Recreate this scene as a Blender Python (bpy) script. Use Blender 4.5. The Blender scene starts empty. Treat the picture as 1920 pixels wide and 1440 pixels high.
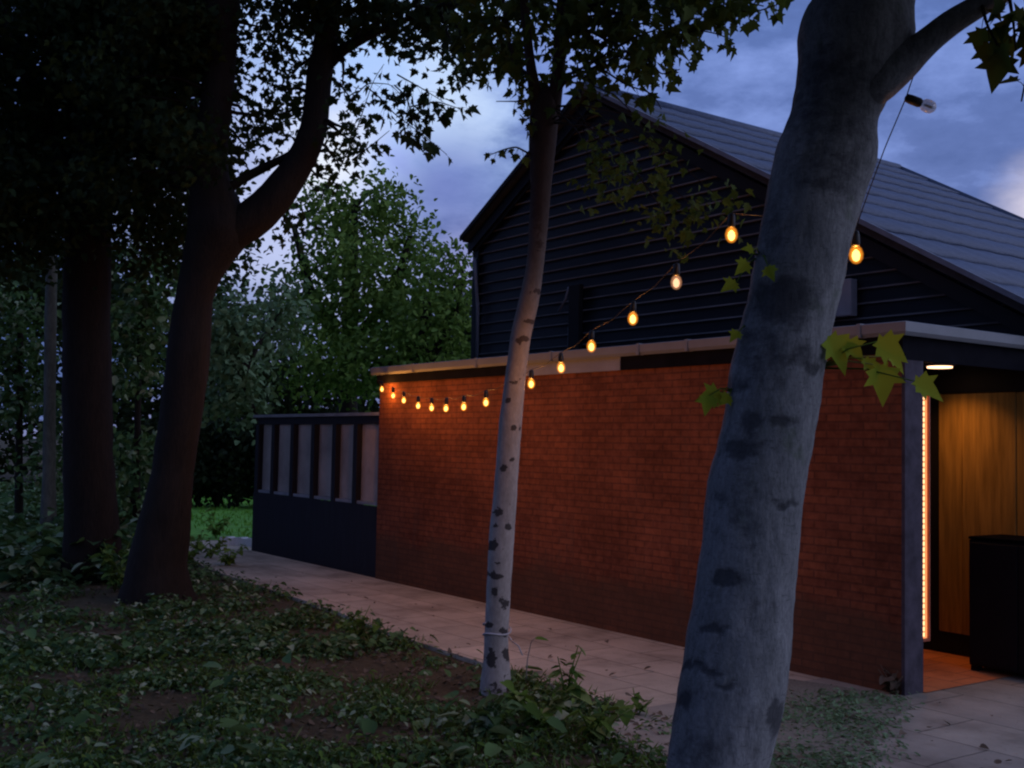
import bpy, math, random
import numpy as np
from mathutils import Vector
R = math.radians
rng = np.random.default_rng(7)
scn = bpy.context.scene
col = scn.collection

# ------------------------------------------------------------------ camera frame
F, PITCH, ROLL, YAW, H = 2105.756, .0521, .0189, .6272, 1.7
fw = np.array([0, math.cos(PITCH), math.sin(PITCH)])
up0 = np.array([0, -math.sin(PITCH), math.cos(PITCH)])
rt0 = np.array([1., 0, 0])
cr, sr = math.cos(ROLL), math.sin(ROLL)
rt, up = rt0 * cr + up0 * sr, up0 * cr - rt0 * sr
O = np.array([0, 0, H])
S = np.array([math.sin(YAW), -math.cos(YAW), 0])      # along the brick wall, towards the near corner
N = np.array([math.cos(YAW), math.sin(YAW), 0])       # into the building
BROT = YAW - math.pi / 2

def ray(x, y): return fw + rt * ((x - 960) / F) + up * ((720 - y) / F)
def at(x, y, Z): return O + ray(x, y) * Z
def gnd(x, y, z=0.):
    d = ray(x, y); return O + d * ((z - H) / d[2])
def onW(x, y, W):
    d = ray(x, y); return O + d * (W / (d @ N))
def pj(P):
    v = np.atleast_2d(P) - O; d = v @ fw
    return np.stack([960 + F * (v @ rt) / d, 720 - F * (v @ up) / d, d], 1)
def sw(s, w, z=0.): return S * s + N * w + np.array([0, 0, z])

cam = bpy.data.cameras.new('camera'); co = bpy.data.objects.new('camera', cam); col.objects.link(co)
from mathutils import Matrix
co.matrix_world = Matrix(((rt[0], up[0], -fw[0], 0), (rt[1], up[1], -fw[1], 0), (rt[2], up[2], -fw[2], H), (0, 0, 0, 1)))
cam.sensor_width = 36; cam.lens = 36 * F / 1920; cam.clip_end = 2000; cam.clip_start = .05
scn.camera = co

# ------------------------------------------------------------------ object helpers
def link(o, parent=None):
    col.objects.link(o)
    if parent is not None: o.parent = parent
    return o
def tag(o, label=None, cat=None, group=None, kind=None):
    if label: o['label'] = label
    if cat: o['category'] = cat
    if group: o['group'] = group
    if kind: o['kind'] = kind
    return o
def empty(name, loc, rz=0.):
    o = bpy.data.objects.new(name, None); o.location = Vector(loc); o.rotation_euler.z = rz
    o.empty_display_size = .2
    return link(o)

class MB:
    def __init__(s): s.v = []; s.f = []; s.m = []; s.smooth = []
    def add(s, vs, fs, mi=0, smooth=False):
        b = len(s.v); s.v += [tuple(map(float, v)) for v in vs]
        s.f += [tuple(b + i for i in f) for f in fs]; s.m += [mi] * len(fs); s.smooth += [smooth] * len(fs)
        return b
    def box(s, x0, x1, y0, y1, z0, z1, mi=0, jit=0):
        vs = [(x, y, z) for z in (z0, z1) for y in (y0, y1) for x in (x0, x1)]
        s.add(vs, [(0, 2, 3, 1), (4, 5, 7, 6), (0, 1, 5, 4), (2, 6, 7, 3), (0, 4, 6, 2), (1, 3, 7, 5)], mi)
    def quad(s, a, b, c, d, mi=0): s.add([a, b, c, d], [(0, 1, 2, 3)], mi)
    def tube(s, pts, rad, seg=8, mi=0, cap=True, smooth=True):
        pts = np.array(pts, float); n = len(pts); rad = np.broadcast_to(rad, (n,)) if np.ndim(rad) else np.full(n, rad)
        tan = np.gradient(pts, axis=0); tan /= np.linalg.norm(tan, axis=1)[:, None] + 1e-9
        a = np.array([0, 0, 1.]) if abs(tan[0][2]) < .9 else np.array([1., 0, 0])
        u = np.cross(tan[0], a); u /= np.linalg.norm(u); vs = []
        for i in range(n):
            u = u - tan[i] * (u @ tan[i]); u /= np.linalg.norm(u); w = np.cross(tan[i], u)
            for k in range(seg):
                t = 2 * math.pi * k / seg; vs.append(pts[i] + (u * math.cos(t) + w * math.sin(t)) * rad[i])
        fs = [(i * seg + k, i * seg + (k + 1) % seg, (i + 1) * seg + (k + 1) % seg, (i + 1) * seg + k) for i in range(n - 1) for k in range(seg)]
        if cap: fs += [tuple(range(seg))[::-1], tuple((n - 1) * seg + k for k in range(seg))]
        s.add(vs, fs, mi, smooth)
    def lathe(s, prof, seg=14, mi=0, org=(0, 0, 0)):
        # prof: list of (r,z)
        vs = [(org[0] + r * math.cos(2 * math.pi * k / seg), org[1] + r * math.sin(2 * math.pi * k / seg), org[2] + z) for r, z in prof for k in range(seg)]
        n = len(prof)
        fs = [(i * seg + k, i * seg + (k + 1) % seg, (i + 1) * seg + (k + 1) % seg, (i + 1) * seg + k) for i in range(n - 1) for k in range(seg)]
        fs += [tuple(range(seg))[::-1], tuple((n - 1) * seg + k for k in range(seg))]
        s.add(vs, fs, mi, True)
    def build(s, name, mats, parent=None, bevel=0.):
        me = bpy.data.meshes.new(name); me.from_pydata(s.v, [], s.f)
        for m in (mats if isinstance(mats, (list, tuple)) else [mats]): me.materials.append(m)
        me.polygons.foreach_set('material_index', s.m); me.polygons.foreach_set('use_smooth', s.smooth); me.update()
        o = bpy.data.objects.new(name, me); link(o, parent)
        if bevel:
            b = o.modifiers.new('bevel', 'BEVEL'); b.width = bevel; b.segments = 2; b.limit_method = 'ANGLE'
        return o

# ------------------------------------------------------------------ materials
def mat(name):
    m = bpy.data.materials.new(name); m.use_nodes = True; nt = m.node_tree; nt.nodes.clear()
    out = nt.nodes.new('ShaderNodeOutputMaterial')
    class G: pass
    g = G(); g.m = m; g.nt = nt; g.out = out
    def n(t, **k):
        x = nt.nodes.new('ShaderNode' + t)
        for a, b in k.items():
            if a.startswith('i_'): x.inputs[a[2:].replace('_', ' ')].default_value = b
            else: setattr(x, a, b)
        return x
    g.n = n; g.l = lambda a, b: nt.links.new(a, b)
    return g
def ramp(g, fac, stops, mode='LINEAR'):
    r = g.n('ValToRGB'); r.color_ramp.interpolation = mode; e = r.color_ramp.elements
    while len(e) < len(stops): e.new(.5)
    for x, (p, c) in zip(e, stops): x.position = p; x.color = (*c, 1) if len(c) == 3 else c
    g.l(fac, r.inputs[0]); return r.outputs[0]
def mixc(g, fac, a, b, blend='MIX'):
    m = g.n('Mix', data_type='RGBA', blend_type=blend)
    for sock, v in ((m.inputs[0], fac), (m.inputs[6], a), (m.inputs[7], b)):
        if hasattr(v, 'is_linked'): g.l(v, sock)
        else: sock.default_value = v if not isinstance(v, tuple) or len(v) == 4 else (*v, 1)
    return m.outputs[2]
def noise(g, scale, detail=4, rough=.55, vec=None, mapscale=None, coord='Object'):
    nz = g.n('TexNoise'); nz.inputs['Scale'].default_value = scale; nz.inputs['Detail'].default_value = detail; nz.inputs['Roughness'].default_value = rough
    if vec is None:
        tc = g.n('TexCoord'); vec = tc.outputs[coord]
    if mapscale:
        mp = g.n('Mapping'); mp.inputs['Scale'].default_value = mapscale; g.l(vec, mp.inputs[0]); vec = mp.outputs[0]
    g.l(vec, nz.inputs['Vector']); return nz.outputs['Fac']
def principled(g, color, rough=.8, bump=None, bstr=.3, bdist=.01, spec=.3, metal=0.):
    p = g.n('BsdfPrincipled'); p.inputs['Specular IOR Level'].default_value = spec; p.inputs['Metallic'].default_value = metal
    if hasattr(color, 'is_linked'): g.l(color, p.inputs['Base Color'])
    else: p.inputs['Base Color'].default_value = (*color, 1)
    if hasattr(rough, 'is_linked'): g.l(rough, p.inputs['Roughness'])
    else: p.inputs['Roughness'].default_value = rough
    if bump is not None:
        b = g.n('Bump'); b.inputs['Strength'].default_value = bstr; b.inputs['Distance'].default_value = bdist
        g.l(bump, b.inputs['Height']); g.l(b.outputs[0], p.inputs['Normal'])
    g.l(p.outputs[0], g.out.inputs[0]); return p
def plain(name, c, rough=.7, var=.25, scale=6., spec=.3, metal=0., mapscale=None):
    g = mat(name); f = noise(g, scale, 5, .6, mapscale=mapscale)
    d = tuple(x * (1 - var) for x in c); b = tuple(min(1, x * (1 + var)) for x in c)
    principled(g, ramp(g, f, [(.3, d), (.7, b)]), rough, f, .25, .004, spec, metal); return g.m

def leaf_mat(name, dark, light, trans=.35, yellow=None):
    g = mat(name); ge = g.n('NewGeometry')
    st = [(0., dark), (.75, light)] + ([(1., yellow)] if yellow else [])
    c = ramp(g, ge.outputs['Random Per Island'], st)
    p = g.n('BsdfPrincipled'); p.inputs['Roughness'].default_value = .75; p.inputs['Specular IOR Level'].default_value = .15
    g.l(c, p.inputs['Base Color'])
    t = g.n('BsdfTranslucent'); g.l(mixc(g, .6, c, (.12, .16, .02)), t.inputs[0])
    mx = g.n('MixShader'); mx.inputs[0].default_value = trans
    g.l(p.outputs[0], mx.inputs[1]); g.l(t.outputs[0], mx.inputs[2]); g.l(mx.outputs[0], g.out.inputs[0]); return g.m

M = {}
def brick_mat():
    g = mat('red brick'); tc = g.n('TexCoord'); sp = g.n('SeparateXYZ'); g.l(tc.outputs['Object'], sp.inputs[0])
    ad = g.n('Math', operation='ADD'); g.l(sp.outputs[0], ad.inputs[0]); g.l(sp.outputs[1], ad.inputs[1])
    cb = g.n('CombineXYZ'); g.l(ad.outputs[0], cb.inputs[0]); g.l(sp.outputs[2], cb.inputs[1])
    b = g.n('TexBrick'); b.offset = .5; b.inputs['Scale'].default_value = 1.
    b.inputs['Brick Width'].default_value = .218; b.inputs['Row Height'].default_value = .0612; b.inputs['Mortar Size'].default_value = .009
    b.inputs['Mortar Smooth'].default_value = .3; b.inputs['Bias'].default_value = -.2
    b.inputs['Color1'].default_value = (.27, .097, .050, 1); b.inputs['Color2'].default_value = (.19, .070, .042, 1); b.inputs['Mortar'].default_value = (.165, .065, .040, 1)
    g.l(cb.outputs[0], b.inputs['Vector'])
    f = noise(g, 1.3, 6, .6); f2 = noise(g, 14., 4, .6)
    c = mixc(g, .75, b.outputs[0], ramp(g, f, [(.3, (.42, .38, .38)), (.7, (1.3, 1.2, 1.15))]), 'MULTIPLY')
    c = mixc(g, .6, c, ramp(g, f2, [(.35, (.6, .58, .58)), (.65, (1.2, 1.2, 1.2))]), 'MULTIPLY')
    dz = g.n('Math', operation='MULTIPLY_ADD'); g.l(f, dz.inputs[0]); dz.inputs[1].default_value = -.9; g.l(sp.outputs[2], dz.inputs[2])
    c = mixc(g, ramp(g, dz.outputs[0], [(-.30, (.6, .6, .6)), (.15, (0, 0, 0))]), c, (.08, .055, .035))   # damp splashed foot of the wall
    f3 = noise(g, 2.2, 5, .7, mapscale=(1.6, 1, .35)); c = mixc(g, ramp(g, f3, [(.56, (0, 0, 0)), (.72, (.45, .45, .45))]), c, (.12, .07, .05))
    h = g.n('Math', operation='MULTIPLY_ADD'); g.l(b.outputs['Fac'], h.inputs[0]); h.inputs[1].default_value = -1.; g.l(f2, h.inputs[2])
    principled(g, c, .9, h.outputs[0], .24, .004, .08); return g.m
M['brick'] = brick_mat()
def paving_mat(name, w, h_, c1, c2, cm):
    g = mat(name); tc = g.n('TexCoord')
    b = g.n('TexBrick'); b.offset = .5; b.inputs['Scale'].default_value = 1.; b.inputs['Brick Width'].default_value = w; b.inputs['Row Height'].default_value = h_
    b.inputs['Mortar Size'].default_value = .007; b.inputs['Mortar Smooth'].default_value = .6; b.inputs['Bias'].default_value = 0
    b.inputs['Color1'].default_value = (*c1, 1); b.inputs['Color2'].default_value = (*c2, 1); b.inputs['Mortar'].default_value = (*cm, 1)
    dn = noise(g, 3., 3); 
    mp = g.n('VectorMath', operation='ADD'); g.l(tc.outputs['Object'], mp.inputs[0])
    sc_ = g.n('VectorMath', operation='SCALE'); sc_.inputs['Scale'].default_value = .03; cb = g.n('CombineXYZ'); g.l(dn, cb.inputs[0]); g.l(dn, cb.inputs[1]); g.l(cb.outputs[0], sc_.inputs[0]); g.l(sc_.outputs[0], mp.inputs[1])
    g.l(mp.outputs[0], b.inputs['Vector'])
    f = noise(g, 1.6, 7, .65); f2 = noise(g, 22., 4, .7)
    c = mixc(g, .9, b.outputs[0], ramp(g, f, [(.28, (.45, .43, .42)), (.5, (.95, .95, .95)), (.72, (1.25, 1.25, 1.25))]), 'MULTIPLY')
    c = mixc(g, ramp(g, f2, [(.6, (0, 0, 0)), (.72, (.55, .55, .55))]), c, (.09, .075, .06))
    h = g.n('Math', operation='MULTIPLY_ADD'); g.l(b.outputs['Fac'], h.inputs[0]); h.inputs[1].default_value = -1.2; g.l(f2, h.inputs[2])
    principled(g, c, .9, h.outputs[0], .5, .008, .2); return g.m
M['path'] = paving_mat('path paving', .62, .42, (.56, .475, .36), (.44, .38, .29), (.17, .145, .11))
M['patio'] = paving_mat('patio paving', .9, .6, (.38, .345, .28), (.30, .275, .23), (.12, .11, .09))
def soil_mat():
    g = mat('soil'); f = noise(g, 2.2, 8, .7); f2 = noise(g, 30, 5, .7)
    c = mixc(g, .5, ramp(g, f, [(.3, (.030, .024, .013)), (.6, (.095, .075, .040)), (.8, (.14, .112, .062))]), ramp(g, f2, [(.3, (.02, .016, .013)), (.7, (.16, .13, .07))]))
    principled(g, c, .95, f2, .8, .02, .15); return g.m
M['soil'] = soil_mat()
M['gravel'] = plain('mossy gravel', (.20, .19, .15), .95, .45, 60.)
M['terracotta'] = paving_mat('terracotta tiles', .30, .30, (.70, .25, .10), (.60, .21, .085), (.30, .13, .07))  # orange light of the porch lamp put into the floor colour
M['lawn'] = plain('lawn turf', (.15, .38, .05), .9, .45, 3.)
M['grass'] = leaf_mat('grass blades', (.13, .33, .04), (.22, .46, .07), .3)
def board_mat():
    g = mat('dark stained board'); f = noise(g, 5, 5, .6, mapscale=(.4, 1, 9))
    principled(g, ramp(g, f, [(.3, (.004, .005, .009)), (.7, (.009, .011, .019))]), .5, f, .3, .004, .2); return g.m
M['board'] = board_mat()
M['board_edge'] = plain('pale board edge', (.14, .14, .15), .7, .5, 1.2, .1)
M['black'] = plain('black paint', (.006, .006, .009), .7)
M['pitch'] = plain('matt black board', (.0025, .0025, .004), .95, .2, 6., .03)
M['trim'] = plain('grey verge trim', (.17, .19, .24), .5, .2)
M['gutter'] = plain('galvanised gutter', (.20, .212, .235), .55, .1, 2.5, .5, .2)
M['panel'] = plain('grey fascia panel', (.27, .27, .30), .6, .12)
M['fasciadark'] = plain('dark fascia', (.010, .010, .014), .9, .25, 6., .04)
M['endgrey'] = plain('grey painted brick end', (.062, .052, .070), .85, .45, 7.)
M['felt'] = plain('roofing felt', (.04, .04, .045), .9)
def tile_mat():
    g = mat('slate grey roof tile'); f = noise(g, 1.2, 6, .65); f2 = noise(g, 18, 4)
    c = mixc(g, .6, ramp(g, f, [(.3, (.045, .065, .11)), (.7, (.085, .115, .19))]), ramp(g, f2, [(.3, (.035, .05, .09)), (.7, (.095, .125, .20))]))
    principled(g, c, .55, f2, .3, .006, .4); return g.m
M['tile'] = tile_mat()
M['wood'] = plain('varnished cladding board', (.30, .18, .045), .55, .4, 3., .35, mapscale=(6, 1, .5))
M['pane'] = plain('weathered pale panel', (.46, .37, .32), .75, .35, 1.4)
M['sill'] = plain('pale sill', (.30, .30, .32), .7)
M['fence'] = plain('dark blue fence board', (.010, .010, .018), .7, .4, 4, mapscale=(8, 1, .6))
M['kerb'] = plain('wet white stone', (.84, .85, .87), .18, .06, 6., .8)
M['wire'] = plain('cable sheath', (.022, .02, .022), .7)
M['socket'] = plain('black bulb socket', (.012, .012, .014), .45)
M['twine'] = plain('pale twine', (.5, .48, .5), .9)
M['deadleaf'] = leaf_mat('fallen leaf', (.06, .045, .03), (.16, .12, .085), .1)

def glow(name, c, k, soft=False):
    g = mat(name); e = g.n('Emission'); e.inputs[0].default_value = (*c, 1); e.inputs[1].default_value = k
    t = g.n('BsdfTransparent'); a = g.n('AddShader'); g.l(t.outputs[0], a.inputs[0]); g.l(e.outputs[0], a.inputs[1]); g.l(a.outputs[0], g.out.inputs[0])
    if soft:
        lw = g.n('LayerWeight'); lw.inputs[0].default_value = .5
        pw = g.n('Math', operation='SUBTRACT'); pw.inputs[0].default_value = 1.; g.l(lw.outputs['Facing'], pw.inputs[1])
        p2 = g.n('Math', operation='POWER'); g.l(pw.outputs[0], p2.inputs[0]); p2.inputs[1].default_value = 1.5
        p3 = g.n('Math', operation='MULTIPLY'); g.l(p2.outputs[0], p3.inputs[0]); p3.inputs[1].default_value = k; g.l(p3.outputs[0], e.inputs[1])
    return g.m
M['glass_lit'] = glow('amber glowing glass', (1., .30, .02), .7, True)
M['core_lit'] = glow('glowing filament', (1., .62, .16), 1.3)
M['glass_dim'] = glow('dim glowing glass', (1., .45, .22), .32, True)
M['core_dim'] = glow('dim filament', (1., .55, .3), .55)
def glass_mat():
    g = mat('clear bulb glass'); t = g.n('BsdfTransparent'); t.inputs[0].default_value = (.95, .92, .88, 1)
    d = g.n('BsdfDiffuse'); d.inputs[0].default_value = (.8, .74, .68, 1); gl = g.n('BsdfGlossy'); gl.inputs[1].default_value = .1
    m1 = g.n('MixShader'); m1.inputs[0].default_value = .35; m2 = g.n('MixShader'); m2.inputs[0].default_value = .12
    g.l(t.outputs[0], m1.inputs[1]); g.l(d.outputs[0], m1.inputs[2]); g.l(m1.outputs[0], m2.inputs[1]); g.l(gl.outputs[0], m2.inputs[2]); g.l(m2.outputs[0], g.out.inputs[0]); return g.m
M['glass'] = glass_mat()
M['led'] = glow('glowing light strip', (1., .40, .14), .42)
M['led_bead'] = glow('light strip diode', (1., .60, .30), .8)
M['lampface'] = glow('lamp diffuser', (1., .55, .3), 1.6)
M['alu'] = plain('aluminium channel', (.40, .10, .05), .5)  # red light of the strip put into the channel colour

def bark_mat(name, base, light, dark, scale, stretch, rough=.85, attr=True, bstr=.4):
    g = mat(name); f = noise(g, scale, 7, .65, mapscale=stretch); f2 = noise(g, scale * 6, 5, .65, mapscale=stretch)
    c = mixc(g, .55, ramp(g, f, [(.32, base), (.66, light)]), ramp(g, f2, [(.3, base), (.7, light)]))
    if attr:
        at_ = g.n('Attribute'); at_.attribute_name = 'scar'
        w = noise(g, 19, 6, .7, mapscale=(1, 1, 1.7))
        ad = g.n('Math', operation='MULTIPLY_ADD'); g.l(w, ad.inputs[0]); ad.inputs[1].default_value = 1.3; g.l(at_.outputs['Fac'], ad.inputs[2])
        c = mixc(g, ramp(g, ad.outputs[0], [(.92, (0, 0, 0)), (1.45, (.95, .95, .95))]), c, dark)
        hh = g.n('TexCoord'); sx = g.n('SeparateXYZ'); g.l(hh.outputs['Object'], sx.inputs[0])
        hz_ = g.n('Math', operation='MULTIPLY_ADD'); g.l(f, hz_.inputs[0]); hz_.inputs[1].default_value = .8; g.l(sx.outputs[2], hz_.inputs[2])
        c = mixc(g, ramp(g, hz_.outputs[0], [(0., (0, 0, 0)), (1., (0, 0, 0))]), c, dark) if False else c
        mr = g.n('MapRange', interpolation_type='SMOOTHSTEP'); g.l(hz_.outputs[0], mr.inputs[0]); mr.inputs[1].default_value = 1.7; mr.inputs[2].default_value = 3.9
        c = mixc(g, mr.outputs[0], c, mixc(g, f2, (.022, .014, .012), (.060, .036, .030)))   # young upper bark is brown
    principled(g, c, rough, f2, bstr, .01, .2); return g.m
def fore_bark():
    g = mat('smooth grey bark'); f = noise(g, 2.2, 8, .7, mapscale=(1, 1, .55)); f2 = noise(g, 34, 6, .7, mapscale=(1, 1, .35)); f3 = noise(g, 9, 5, .6, mapscale=(1, 1, .16))
    c = mixc(g, .5, ramp(g, f, [(.30, (.10, .105, .11)), (.5, (.20, .205, .21)), (.66, (.34, .34, .345))]), ramp(g, f3, [(.3, (.11, .115, .115)), (.7, (.26, .26, .27))]))
    c = mixc(g, .7, c, ramp(g, f2, [(.32, (.5, .5, .5)), (.5, (1, 1, 1)), (.7, (1.3, 1.3, 1.28))]), 'MULTIPLY')
    lich = noise(g, 6.5, 6, .65); c = mixc(g, ramp(g, lich, [(.60, (0, 0, 0)), (.68, (.45, .45, .45))]), c, (.10, .125, .085))
    ln = noise(g, 26, 4, .6, mapscale=(1, 1, 5.)); c = mixc(g, ramp(g, ln, [(.60, (0, 0, 0)), (.70, (.6, .6, .6))]), c, (.055, .055, .06))
    f4 = noise(g, 110, 4, .7, mapscale=(1, 1, .6)); c = mixc(g, .55, c, ramp(g, f4, [(.3, (.55, .55, .55)), (.7, (1.35, 1.35, 1.35))]), 'MULTIPLY')
    at_ = g.n('Attribute'); at_.attribute_name = 'scar'; w = noise(g, 15, 6, .7, mapscale=(1, 1, 1.8))
    ad = g.n('Math', operation='MULTIPLY_ADD'); g.l(w, ad.inputs[0]); ad.inputs[1].default_value = .9; g.l(at_.outputs['Fac'], ad.inputs[2])
    k = ramp(g, ad.outputs[0], [(.68, (0, 0, 0)), (1.45, (.75, .75, .75))]); c = mixc(g, k, c, (.035, .036, .042))
    h = g.n('Math', operation='MULTIPLY_ADD'); g.l(at_.outputs['Fac'], h.inputs[0]); h.inputs[1].default_value = -.9; g.l(f2, h.inputs[2])
    principled(g, c, .9, h.outputs[0], .75, .012, .12); return g.m
M['bark_fore'] = fore_bark()
_unused = bark_mat('smooth grey bark', (.085, .085, .095), (.175, .18, .20), (.03, .03, .038), 3., (1, 1, .6))
M['bark_birch'] = bark_mat('pale birch bark', (.24, .215, .20), (.46, .42, .40), (.05, .043, .042), 7., (1, 1, .5))
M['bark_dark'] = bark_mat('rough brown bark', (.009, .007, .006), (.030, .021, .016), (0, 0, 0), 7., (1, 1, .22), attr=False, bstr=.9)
M['bark_pale'] = bark_mat('greyish far bark', (.05, .055, .045), (.16, .165, .14), (0, 0, 0), 5., (1, 1, .3), attr=False)
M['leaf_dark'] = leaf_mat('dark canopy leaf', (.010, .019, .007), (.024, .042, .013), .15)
M['leaf_maple'] = leaf_mat('maple leaf', (.022, .042, .010), (.065, .10, .022), .3)
M['leaf_fresh'] = leaf_mat('fresh yellow green leaf', (.22, .32, .02), (.36, .44, .035), .4)
M['leaf_mid'] = leaf_mat('mid green leaf', (.07, .15, .025), (.22, .34, .07), .3)
M['leaf_grey'] = leaf_mat('grey green leaf', (.09, .17, .08), (.22, .34, .18), .25)
M['leaf_ivy'] = leaf_mat('ground cover leaf', (.020, .060, .020), (.12, .22, .075), .25, (.40, .46, .30))
M['leaf_weed'] = leaf_mat('weed leaf', (.04, .09, .015), (.14, .24, .04), .3, (.30, .34, .14))
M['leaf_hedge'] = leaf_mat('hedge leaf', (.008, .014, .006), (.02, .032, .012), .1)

# ------------------------------------------------------------------ leaves
def template(kind):
    if kind == 'maple':
        h = [(0, 0), (.20, -.07), (.17, .06), (.46, .14), (.36, .27), (.55, .50), (.27, .47), (.20, .62), (0, 1.)]
    elif kind == 'heart':
        h = [(0, .0), (.22, -.06), (.40, .12), (.36, .42), (.2, .74), (0, 1.)]
    elif kind == 'blade':
        h = [(0, 0), (.06, .1), (.05, .6), (0, 1.)]
    elif kind == 'slim':
        h = [(0, 0), (.16, .2), (.2, .5), (.11, .8), (0, 1.)]
    else:
        h = [(0, 0), (.28, .22), (.30, .5), (.17, .8), (0, 1.)]
    h = np.array(h); n = len(h)
    V = [(x, y, .28 * x - .22 * y * y) for x, y in h] + [(-x, y, .28 * x - .22 * y * y) for x, y in h[1:-1]]
    right = list(range(n)); left = [0] + [n + i for i in range(n - 2)] + [n - 1]
    return np.array(V), right, left[::-1]
TPL = {k: template(k) for k in ('maple', 'heart', 'blade', 'slim', 'oval')}

def leaf_object(name, P, A, Nrm, size, kind, material, parent=None, aspect=None):
    """P leaf bases, A tip directions, Nrm face normals (all n x 3), size n."""
    P = np.asarray(P, float); n = len(P); V, fr, fl = TPL[kind]; k = len(V)
    A = A / (np.linalg.norm(A, axis=1)[:, None] + 1e-9)
    X = np.cross(A, Nrm); X /= np.linalg.norm(X, axis=1)[:, None] + 1e-9
    Z = np.cross(X, A)
    size = np.broadcast_to(size, (n,))[:, None, None]
    VV = P[:, None, :] + size * (V[None, :, 0:1] * X[:, None, :] + V[None, :, 1:2] * A[:, None, :] + V[None, :, 2:3] * Z[:, None, :])
    me = bpy.data.meshes.new(name); me.vertices.add(n * k); me.vertices.foreach_set('co', VV.astype(np.float32).ravel())
    loops = np.array(fr + fl); L = len(loops)
    me.loops.add(n * L); me.loops.foreach_set('vertex_index', (np.arange(n)[:, None] * k + loops[None]).astype(np.int32).ravel())
    me.polygons.add(n * 2)
    me.polygons.foreach_set('loop_start', (np.arange(n)[:, None] * L + np.array([0, len(fr)])[None]).astype(np.int32).ravel())
    me.polygons.foreach_set('loop_total', np.tile(np.array([len(fr), len(fl)], np.int32), n))
    me.materials.append(material); me.update(calc_edges=True); me.validate()
    return link(bpy.data.objects.new(name, me), parent)

def unit(n): 
    v = rng.normal(size=(n, 3)); return v / np.linalg.norm(v, axis=1)[:, None]
def canopy(clusters, size, clump=10, csig=.16, droop=.45):
    """clusters: (centre, radius xyz, count). Leaves gathered in small clumps, so that gaps stay open."""
    PP = []
    for c, r, n in clusters:
        m = max(1, int(n / clump)); u = unit(m) * (rng.random((m, 1)) ** .45)
        cc = np.array(c) + u * np.array(r)
        P = np.repeat(cc, clump, 0) + rng.normal(size=(m * clump, 3)) * csig; PP.append(P)
    P = np.concatenate(PP); n = len(P)
    A = unit(n); A[:, 2] = A[:, 2] * .7 - droop
    Nr = unit(n) * .8 + np.array([0, 0, .7])
    return P, A, Nr, size * (.6 + .7 * rng.random(n))
def C(px, py, Z, rx, ry, rz, n):
    k = Z / F; c = at(px, py, Z)
    return (c, (rx * k, rz, ry * k), n)

# ------------------------------------------------------------------ trunks from silhouettes
def resample(rows, step):
    """rows: (px,py,Z,rpx) along a limb -> dense smooth points + radii"""
    P = np.array([at(x, y, Z) for x, y, Z, r in rows]); rr = np.array([r * Z / F for x, y, Z, r in rows])
    d = np.r_[0, np.cumsum(np.linalg.norm(np.diff(P, axis=0), axis=1))]
    m = max(3, int(d[-1] / step)); t = np.linspace(0, d[-1], m)
    Q = np.stack([np.interp(t, d, P[:, i]) for i in range(3)], 1); q = np.interp(t, d, rr)
    for _ in range(2):
        Q[1:-1] = (Q[:-2] + 2 * Q[1:-1] + Q[2:]) / 4; q[1:-1] = (q[:-2] + 2 * q[1:-1] + q[2:]) / 4
    return Q, q
def edges(tab, Z):
    """tab: (y, left, right) in photo pixels; Z may be a function of y"""
    return [((l + r) / 2, y, Z(y) if callable(Z) else Z, (r - l) / 2) for y, l, r in tab]
def limb_mesh(mb, rows, step=.06, seg=14, rough=.04, freq=5.):
    Q, q = resample(rows, step)
    b = len(mb.v); mb.tube(Q, q, seg)
    if rough:
        from mathutils import noise as nz
        n = len(Q)
        for i in range(n * seg):
            v = np.array(mb.v[b + i]); c = Q[i // seg]; d = v - c
            k = 1 + rough * nz.noise(Vector(v * freq)) + rough * .6 * nz.noise(Vector(v * freq * 3.1))
            mb.v[b + i] = tuple(c + d * k)
    return Q, q
def scar_tone_attr(o, scars):
    me = o.data; n = len(me.vertices); v = np.empty(n * 3, np.float32); me.vertices.foreach_get('co', v); v = v.reshape(-1, 3) + np.array(o.matrix_world.translation)
    if o.parent: v = v + np.array(o.parent.location)
    p = pj(v); a = np.zeros(n)
    from mathutils import noise as nz
    ww = np.array([tuple(nz.noise_vector(Vector(q * [14, 14, 22]))) for q in v.astype(float)]) + .5 * np.array([tuple(nz.noise_vector(Vector(q * [40, 40, 60]))) for q in v.astype(float)])
    p[:, 0] += ww[:, 0] * 13 * 4 / p[:, 2]; p[:, 1] += ww[:, 2] * 12 * 4 / p[:, 2]
    zmid = np.median(p[:, 2])
    for x, y, rx, ry, k in scars:
        d = np.sqrt(((p[:, 0] - x) / rx) ** 2 + ((p[:, 1] - y) / ry) ** 2)
        a = np.maximum(a, k * np.clip(1.5 - d, 0, 1))
    at_ = me.attributes.new('scar', 'FLOAT', 'POINT'); at_.data.foreach_set('value', a.astype(np.float32))
def rebase(mb, base):
    mb.v = [(x - base[0], y - base[1], z - base[2]) for x, y, z in mb.v]
def twig(mb, a, b, r0, r1, sag=.1, seg=5, wob=.05):
    a, b = np.array(a), np.array(b); n = 7; t = np.linspace(0, 1, n)[:, None]
    L = np.linalg.norm(b - a); Q = a + (b - a) * t
    Q[:, 2] += np.sin(t[:, 0] * math.pi) * sag * L
    Q[1:-1] += rng.normal(size=(n - 2, 3)) * wob * L * .3
    mb.tube(Q, np.linspace(r0, r1, n), seg, 1); return Q
def twigs_to(mb, limbpts, clusters, r0=.03, r1=.006, per=1):
    for c, r, n in clusters:
        for k in range(per):
            e = np.array(c) + (unit(1)[0] * np.array(r) * .6 if k else 0)
            d = np.linalg.norm(limbpts - e, axis=1); i = int(np.argmin(d + rng.random(len(d)) * .3))
            twig(mb, limbpts[i], e, r0, r1)
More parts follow.
